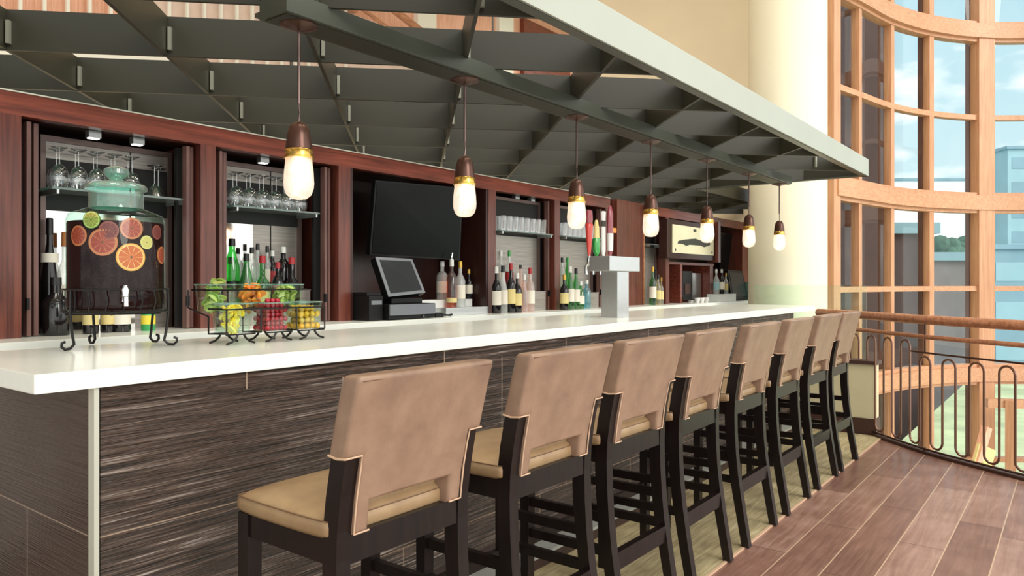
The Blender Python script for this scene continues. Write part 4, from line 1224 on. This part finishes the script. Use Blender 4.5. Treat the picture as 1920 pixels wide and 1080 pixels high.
for i, x in enumerate(PXs):
    l = bpy.data.lights.new('pendant_light', 'POINT'); l.energy = .12; l.color = (1, .82, .62); l.shadow_soft_size = .02
    o = bpy.data.objects.new('pendant_light', l); o.location = (x, 2.16, 1.588+.045); COL.objects.link(o)

# ============================================================ RAILING
RL = thing('balcony_railing', (6.2, .8, 0), 'bronze serpentine bar railing with round wooden handrail', 'railing')
def resample(P, step):
    out = [P[0].copy()]; acc = 0
    for a, b in zip(P[:-1], P[1:]):
        L = (b-a).length; d = (b-a)/L; s_ = step-acc
        while s_ <= L: out.append(a+d*s_); s_ += step
        acc = L-(s_-step)
    return out
def smooth_path(P, n=3):
    for _ in range(n):
        Q = [P[0]]
        for a, b in zip(P[:-1], P[1:]): Q += [a*.75+b*.25, a*.25+b*.75]
        Q.append(P[-1]); P = Q
    return P
EP = smooth_path([Vector((7.31, 1.945, 0))]+EDGE[2:], 3)
def lift(z, P=EP): return [Vector((p.x, p.y, z)) for p in P]
MB().tube(lift(1.015), .036, 14).build('handrail', 'rail_wood', RL, world=True, smooth=True)
MB().tube(lift(.885), .018, 10).build('lower_wood_rail', 'rail_wood', RL, world=True, smooth=True)
# path distance helper: thin flat bar from the step at px 1708 onwards
RS = resample(EP, .0025)
def idx_near(pt): return min(range(len(RS)), key=lambda i: (RS[i]-pt).length)
k0 = idx_near(un(1640, 818, Z=0)); kstep = idx_near(un(1708, 842, Z=0))
MB().tube([Vector((p.x, p.y, .765)) for p in RS[kstep::20]], .008, 6).build('top_bar', 'bronze_dark', RL, world=True, smooth=True)
MB().tube([Vector((p.x, p.y, .035)) for p in RS[::20]], .008, 6).build('bottom_bar', 'bronze_dark', RL, world=True, smooth=True)
gap = int(.113/.0025); r_i = gap//2
m = MB(); path = []
i = max(0, k0-gap*9); up = True
while i+gap < len(RS):
    top = .845 if i+gap < kstep+gap//2 else .735
    bot = .055; rr = gap*.0025/2
    # arc at the top from i to i+gap
    if up:
        for k in range(0, 9):
            a = pi*k/8; ii = int(i+gap*(1-cos(a))/2); p = RS[min(ii, len(RS)-1)]
            path.append(Vector((p.x, p.y, top-rr+rr*sin(a))))
    else:
        for k in range(0, 9):
            a = pi*k/8; ii = int(i+gap*(1-cos(a))/2); p = RS[min(ii, len(RS)-1)]
            path.append(Vector((p.x, p.y, bot+rr-rr*sin(a))))
    i += gap; up = not up
MB().tube(path, .0085, 8).build('serpentine_bar', 'copper_rod', RL, world=True, smooth=True)
for k in range(kstep+60, len(RS), 400):
    p = RS[k]
    MB().tube([(p.x, p.y, .76), (p.x, p.y, .885)], .007, 6).build('spacer', 'bronze_dark', RL, world=True)
    MB().tube([(p.x, p.y, .88), (p.x, p.y, 1.0)], .009, 6).build('spacer', 'bronze_dark', RL, world=True)
for k in range(60, len(RS), 500):
    p = RS[k]; MB().tube([(p.x, p.y, 0), (p.x, p.y, .045)], .012, 6).build('foot', 'bronze_dark', RL, world=True)

# ============================================================ LOWER LEVEL seen through the rail
struct('floor_lower', MB().box(2, 16, -8, 9, -5.1, -4.95), 'lower_floor', 'pale green lower lobby floor seen beyond the railing', 'floor')
t = thing('staircase', (8, .5, -5), 'yellow lit staircase rising from the lower lobby', 'staircase')
pA, pB = fr(1745, 8.0, -2.9), fr(1850, 8.3, -.75)
d = pB-pA
for off, mat, nm, w, h in ((0, 'yellow_metal', 'stringer', .08, .30), (.42, 'balcony_wood', 'handrail', .08, .08), (.20, 'paper_cream', 'side_panel', .03, .28)):
    MB().bar(pA-d*.6+Vector((0, 0, off)), pB+Vector((0, 0, off)), w, h).build(nm, mat, t, world=True)
t = thing('lower_balcony', (9.5, -1, -3), 'pale timber framework of the lower level right of the tall window post', 'framework')
for z in (-.35, -1.55, -2.9):
    MB().bar(fr(1850, 10.1, z), fr(2250, 9.6, z), .1, .12).build('rail', 'maple_h', t, world=True)
for px in (1895, 1960, 2040, 2120):
    MB().bar(fr(px, 10.0, -4.9), fr(px, 10.0, -.3),   .12, .12, up=(1, 0, 0)).build('post', 'maple', t, world=True)

# ============================================================ UPPER BALCONY behind the canopy
UB = thing('upper_balcony', (3, 8.8, 3.4), 'upper gallery balcony with peach panels and pale balusters above the bar', 'balcony')
YB_ = 8.6
MB().box(-6, 7.4, YB_, YB_+.1, 3.2, 3.98).build('edge_beam', 'paper_white', UB, world=True)
MB().box(-6, 4.3, YB_+.15, YB_+.2, 3.98, 6.8).build('panel', 'balcony_wood', UB, world=True)
MB().box(4.3, 7.4, YB_+.15, YB_+.2, 3.98, 6.8).build('panel', 'pink_panel', UB, world=True, label='pinkish panel')
x = -.2
while x < 7.4:
    MB().box(x, x+.032, YB_+.04, YB_+.08, 3.98, 6.8).build('baluster', 'paper_white', UB, world=True)
    x += .225
MB().box(-6, 7.4, YB_-.02, YB_+.1, 5.35, 5.5).build('top_rail', 'rail_wood', UB, world=True)
t = thing('upper_partition', (9.8, 8.9, 2.0), 'red brown and cream panelled partition high above the bar left of the beige wall', 'partition')
MB().box(7.4, 15.8, 8.9, 9.0, 2.0, 7.0).build('board', 'balcony_wood', t, world=True)
for xx in (8.9, 11.1): MB().box(xx, xx+.45, 8.8, 8.9, 2.0, 7.0).build('stile', 'paper_white', t, world=True)
MB().box(11.9, 13.6, 8.8, 8.9, 5.0, 6.6).build('raised_panel', 'cherry_h', t, world=True)
MB().box(7.4, 8.9, 8.8, 8.9, 4.3, 5.4).build('raised_panel', 'pink_panel', t, world=True)
t = thing('sloping_handrail', (8.3, 8.2, 4.6), 'sloping pale wooden handrail high behind the canopy', 'handrail')
MB().tube([(6.6, 8.2, 5.75), (9.4, 8.2, 4.95)], .06, 10).build('rail', 'rail_wood', t, world=True, smooth=True)
MB().tube([(6.9, 8.25, 5.35), (9.4, 8.25, 4.65)], .03, 8).build('lower_rail', 'rail_wood', t, world=True, smooth=True)
struct('wall_far', MB().box(-8, 16, 9.6, 9.8, -5, 9), 'beige_wall', 'beige wall far behind the upper gallery', 'wall')
struct('wall_side', MB().box(16, 16.2, 6.4, 9.8, -5, 9), 'beige_wall', 'beige wall closing the upper gallery', 'wall')
struct('ceiling', MB().prism([(-8, -3.2, 6.95), (10.3, -3.2, 6.95), (10.3, 6.4, 6.95), (16.2, 6.4, 6.95), (16.2, 9.8, 6.95), (-8, 9.8, 6.95)], (0, 0, .15)), 'cream_wall', 'high cream ceiling above the bar hall', 'ceiling')

# ============================================================ OUTSIDE
def bld(name, lab, p, w, d, h, mat, z0=-12, rz=A, win=None):
    t = thing(name, (p.x, p.y, z0), lab, 'building', rz=rz)
    MB().box(0, d, -w/2, w/2, 0, h-z0).build('walls', mat, t)
    MB().box(-.3, d+.3, -w/2-.3, w/2+.3, h-z0, h-z0+.35).build('roof', 'roof_blue', t)
    if win:
        nx, nz = win; n = 0
        for j in range(nz):
            z = (h-z0)-1.6-j*3.0
            MB().box(-.05, .0, -w/2+.5, w/2-.5, z-.8, z+.6).build('window_strip', 'tower_grey' if mat != 'tower_grey' else 'roof_blue', t)
    return t
def place(px, dist): 
    v = fr(px, dist); return v
bld('office_tower', 'grey blue office tower rising at the right of the view outside', place(1915, 90), 3.3, 6, 17.5, 'tower_grey', win=(3, 6))
bld('low_building', 'low pale blue building beyond the right hand window panes', place(1990, 56), 11, 8, 3.8, 'roof_blue', win=(3, 3))
bld('far_building', 'low grey blue building below the trees outside', place(1770, 76), 8.0, 6, 1.8, 'roof_blue', win=(3, 2))
bld('reflection_block', 'dark brown block added outside for the reflections in the left window panes', place(1598, 19), 1.75, 5, 12.0, 'outer_dark')  # added block whose dark walls stand in for reflections in the left panes
bld('reflection_block_low', 'lower dark brown block added outside for the reflection in the third row of panes', place(1700, 24.5), 1.3, 4, 2.9, 'outer_dark')  # added block in place of the dark reflection low in the third pane
bld('reflection_block_grey', 'low grey brown block added outside for the reflection left of the tall window post', place(1782, 31), 1.9, 5, 2.2, 'outer_grey')  # added block in place of the grey reflection low beside the post
bld('white_building', 'sunlit white building outside seen between the mullions', place(1742, 110), 10.5, 8, 16.4, 'outer_white')
def tree(px, dist, h, r, lab):
    p = place(px, dist); t = thing('tree', (p.x, p.y, -12), lab, 'tree')
    MB().lathe([(.3, 0), (.2, h+12-r)], seg=10).build('trunk', 'trunk', t, smooth=True)
    m = MB(); rnd = random.Random(px)
    for k in range(16):
        a = rnd.uniform(0, 6.28); q = rnd.uniform(0, r*.75)
        m.ball((q*cos(a), q*sin(a), h+12-r+rnd.uniform(-r*.5, r*.6)), r*rnd.uniform(.3, .5), 8)
    m.build('foliage', 'tree_green', t, smooth=True)
tree(1766, 43, 4.1, 1.3, 'dark green tree outside, left of the pair over the low roof')
tree(1808, 51, 4.5, 1.5, 'dark green tree outside, right of the pair over the low roof')
tag(MB().box(13.5, 34, -16, 3, -2.4, -2.1).build('garden_terrace', 'garden'), 'pale green garden terrace outside below the window', 'terrace')
struct('ground', MB().box(8, 220, -160, 160, -12.3, -12), 'water', 'pale teal water and ground outside far below the window', 'ground')

# ============================================================ WORLD
w = bpy.data.worlds.new('World'); SC.world = w; w.use_nodes = True
nt = w.node_tree; nt.nodes.clear()
o = nt.nodes.new('ShaderNodeOutputWorld'); bg = nt.nodes.new('ShaderNodeBackground')
tc = nt.nodes.new('ShaderNodeTexCoord'); sp_ = nt.nodes.new('ShaderNodeSeparateXYZ')
nt.links.new(tc.outputs['Generated'], sp_.inputs[0])
gr = nt.nodes.new('ShaderNodeValToRGB'); gr.color_ramp.elements[0].position = .46; gr.color_ramp.elements[0].color = srgb(206, 218, 214)
gr.color_ramp.elements[1].position = .80; gr.color_ramp.elements[1].color = srgb(150, 205, 226)
e1 = gr.color_ramp.elements.new(.52); e1.color = srgb(214, 238, 242)
ma = nt.nodes.new('ShaderNodeMath'); ma.operation = 'MULTIPLY_ADD'; ma.inputs[1].default_value = .5; ma.inputs[2].default_value = .5
nt.links.new(sp_.outputs[2], ma.inputs[0]); nt.links.new(ma.outputs[0], gr.inputs[0])
mp = nt.nodes.new('ShaderNodeMapping'); mp.inputs['Scale'].default_value = (2.0, 2.0, 5.0); mp.inputs['Location'].default_value = (.35, .2, .1)
nt.links.new(tc.outputs['Generated'], mp.inputs[0])
nz = nt.nodes.new('ShaderNodeTexNoise'); nz.inputs['Scale'].default_value = 2.4; nz.inputs['Detail'].default_value = 6
nt.links.new(mp.outputs[0], nz.inputs[0])
cr = nt.nodes.new('ShaderNodeValToRGB'); cr.color_ramp.elements[0].position = .44; cr.color_ramp.elements[1].position = .56
nt.links.new(nz.outputs[0], cr.inputs[0])
mx = nt.nodes.new('ShaderNodeMix'); mx.data_type = 'RGBA'
nt.links.new(cr.outputs[0], mx.inputs[0]); nt.links.new(gr.outputs[0], mx.inputs[6]); mx.inputs[7].default_value = (1.3, 1.27, 1.22, 1)
wm = nt.nodes.new('ShaderNodeMapRange'); wm.inputs['From Min'].default_value = -.75; wm.inputs['From Max'].default_value = -.05
wm.inputs['To Min'].default_value = .5; wm.inputs['To Max'].default_value = 0
nt.links.new(sp_.outputs[1], wm.inputs['Value'])
mw = nt.nodes.new('ShaderNodeMix'); mw.data_type = 'RGBA'; nt.links.new(wm.outputs[0], mw.inputs[0])
nt.links.new(mx.outputs[2], mw.inputs[6]); mw.inputs[7].default_value = (1.0, .93, .84, 1)
nt.links.new(mw.outputs[2], bg.inputs[0])
# the sky is brightest on the sun's side (-Y), as a real hazy sky is
dm = nt.nodes.new('ShaderNodeMapRange'); dm.inputs['From Min'].default_value = -.75; dm.inputs['From Max'].default_value = -.05
dm.inputs['To Min'].default_value = 1.65; dm.inputs['To Max'].default_value = .86
nt.links.new(sp_.outputs[1], dm.inputs['Value']); nt.links.new(dm.outputs[0], bg.inputs[1])
nt.links.new(bg.outputs[0], o.inputs[0])

s = bpy.data.lights.new('sun', 'SUN'); s.energy = 1.1; s.angle = radians(25); s.color = (1, .96, .9)
so = bpy.data.objects.new('sun', s); COL.objects.link(so)
so.rotation_euler = Vector((.10, .90, -.42)).to_track_quat('-Z', 'Y').to_euler()

for x, y in ((1.5, .2), (4.5, .2), (4.5, 3.0), (1.0, 3.0), (8.2, 1.0)):  # added unseen lamps under the ceiling that brighten the hall
    l = bpy.data.lights.new('fill_light', 'AREA'); l.shape = 'DISK'; l.size = 1.6; l.energy = 52; l.color = (1, .93, .83)
    o = bpy.data.objects.new('fill_light', l); o.location = (x, y, 6.85); COL.objects.link(o)

# ============================================================ CAMERA
cam = bpy.data.cameras.new('camera'); co = bpy.data.objects.new('camera', cam); COL.objects.link(co)
cam.sensor_width = 36; cam.lens = F/1920*36; cam.shift_y = -11/1920
cam.clip_start = .05; cam.clip_end = 500
co.location = (0, 0, CH)
co.rotation_euler = Vector((FX, FY, 0)).to_track_quat('-Z', 'Y').to_euler()
SC.camera = co
SC.view_settings.view_transform = 'Standard'; SC.view_settings.look = 'None'
SC.view_settings.exposure = 0.36; SC.view_settings.gamma = 1.0
try: SC.view_settings.use_curve_mapping = False
except Exception: pass
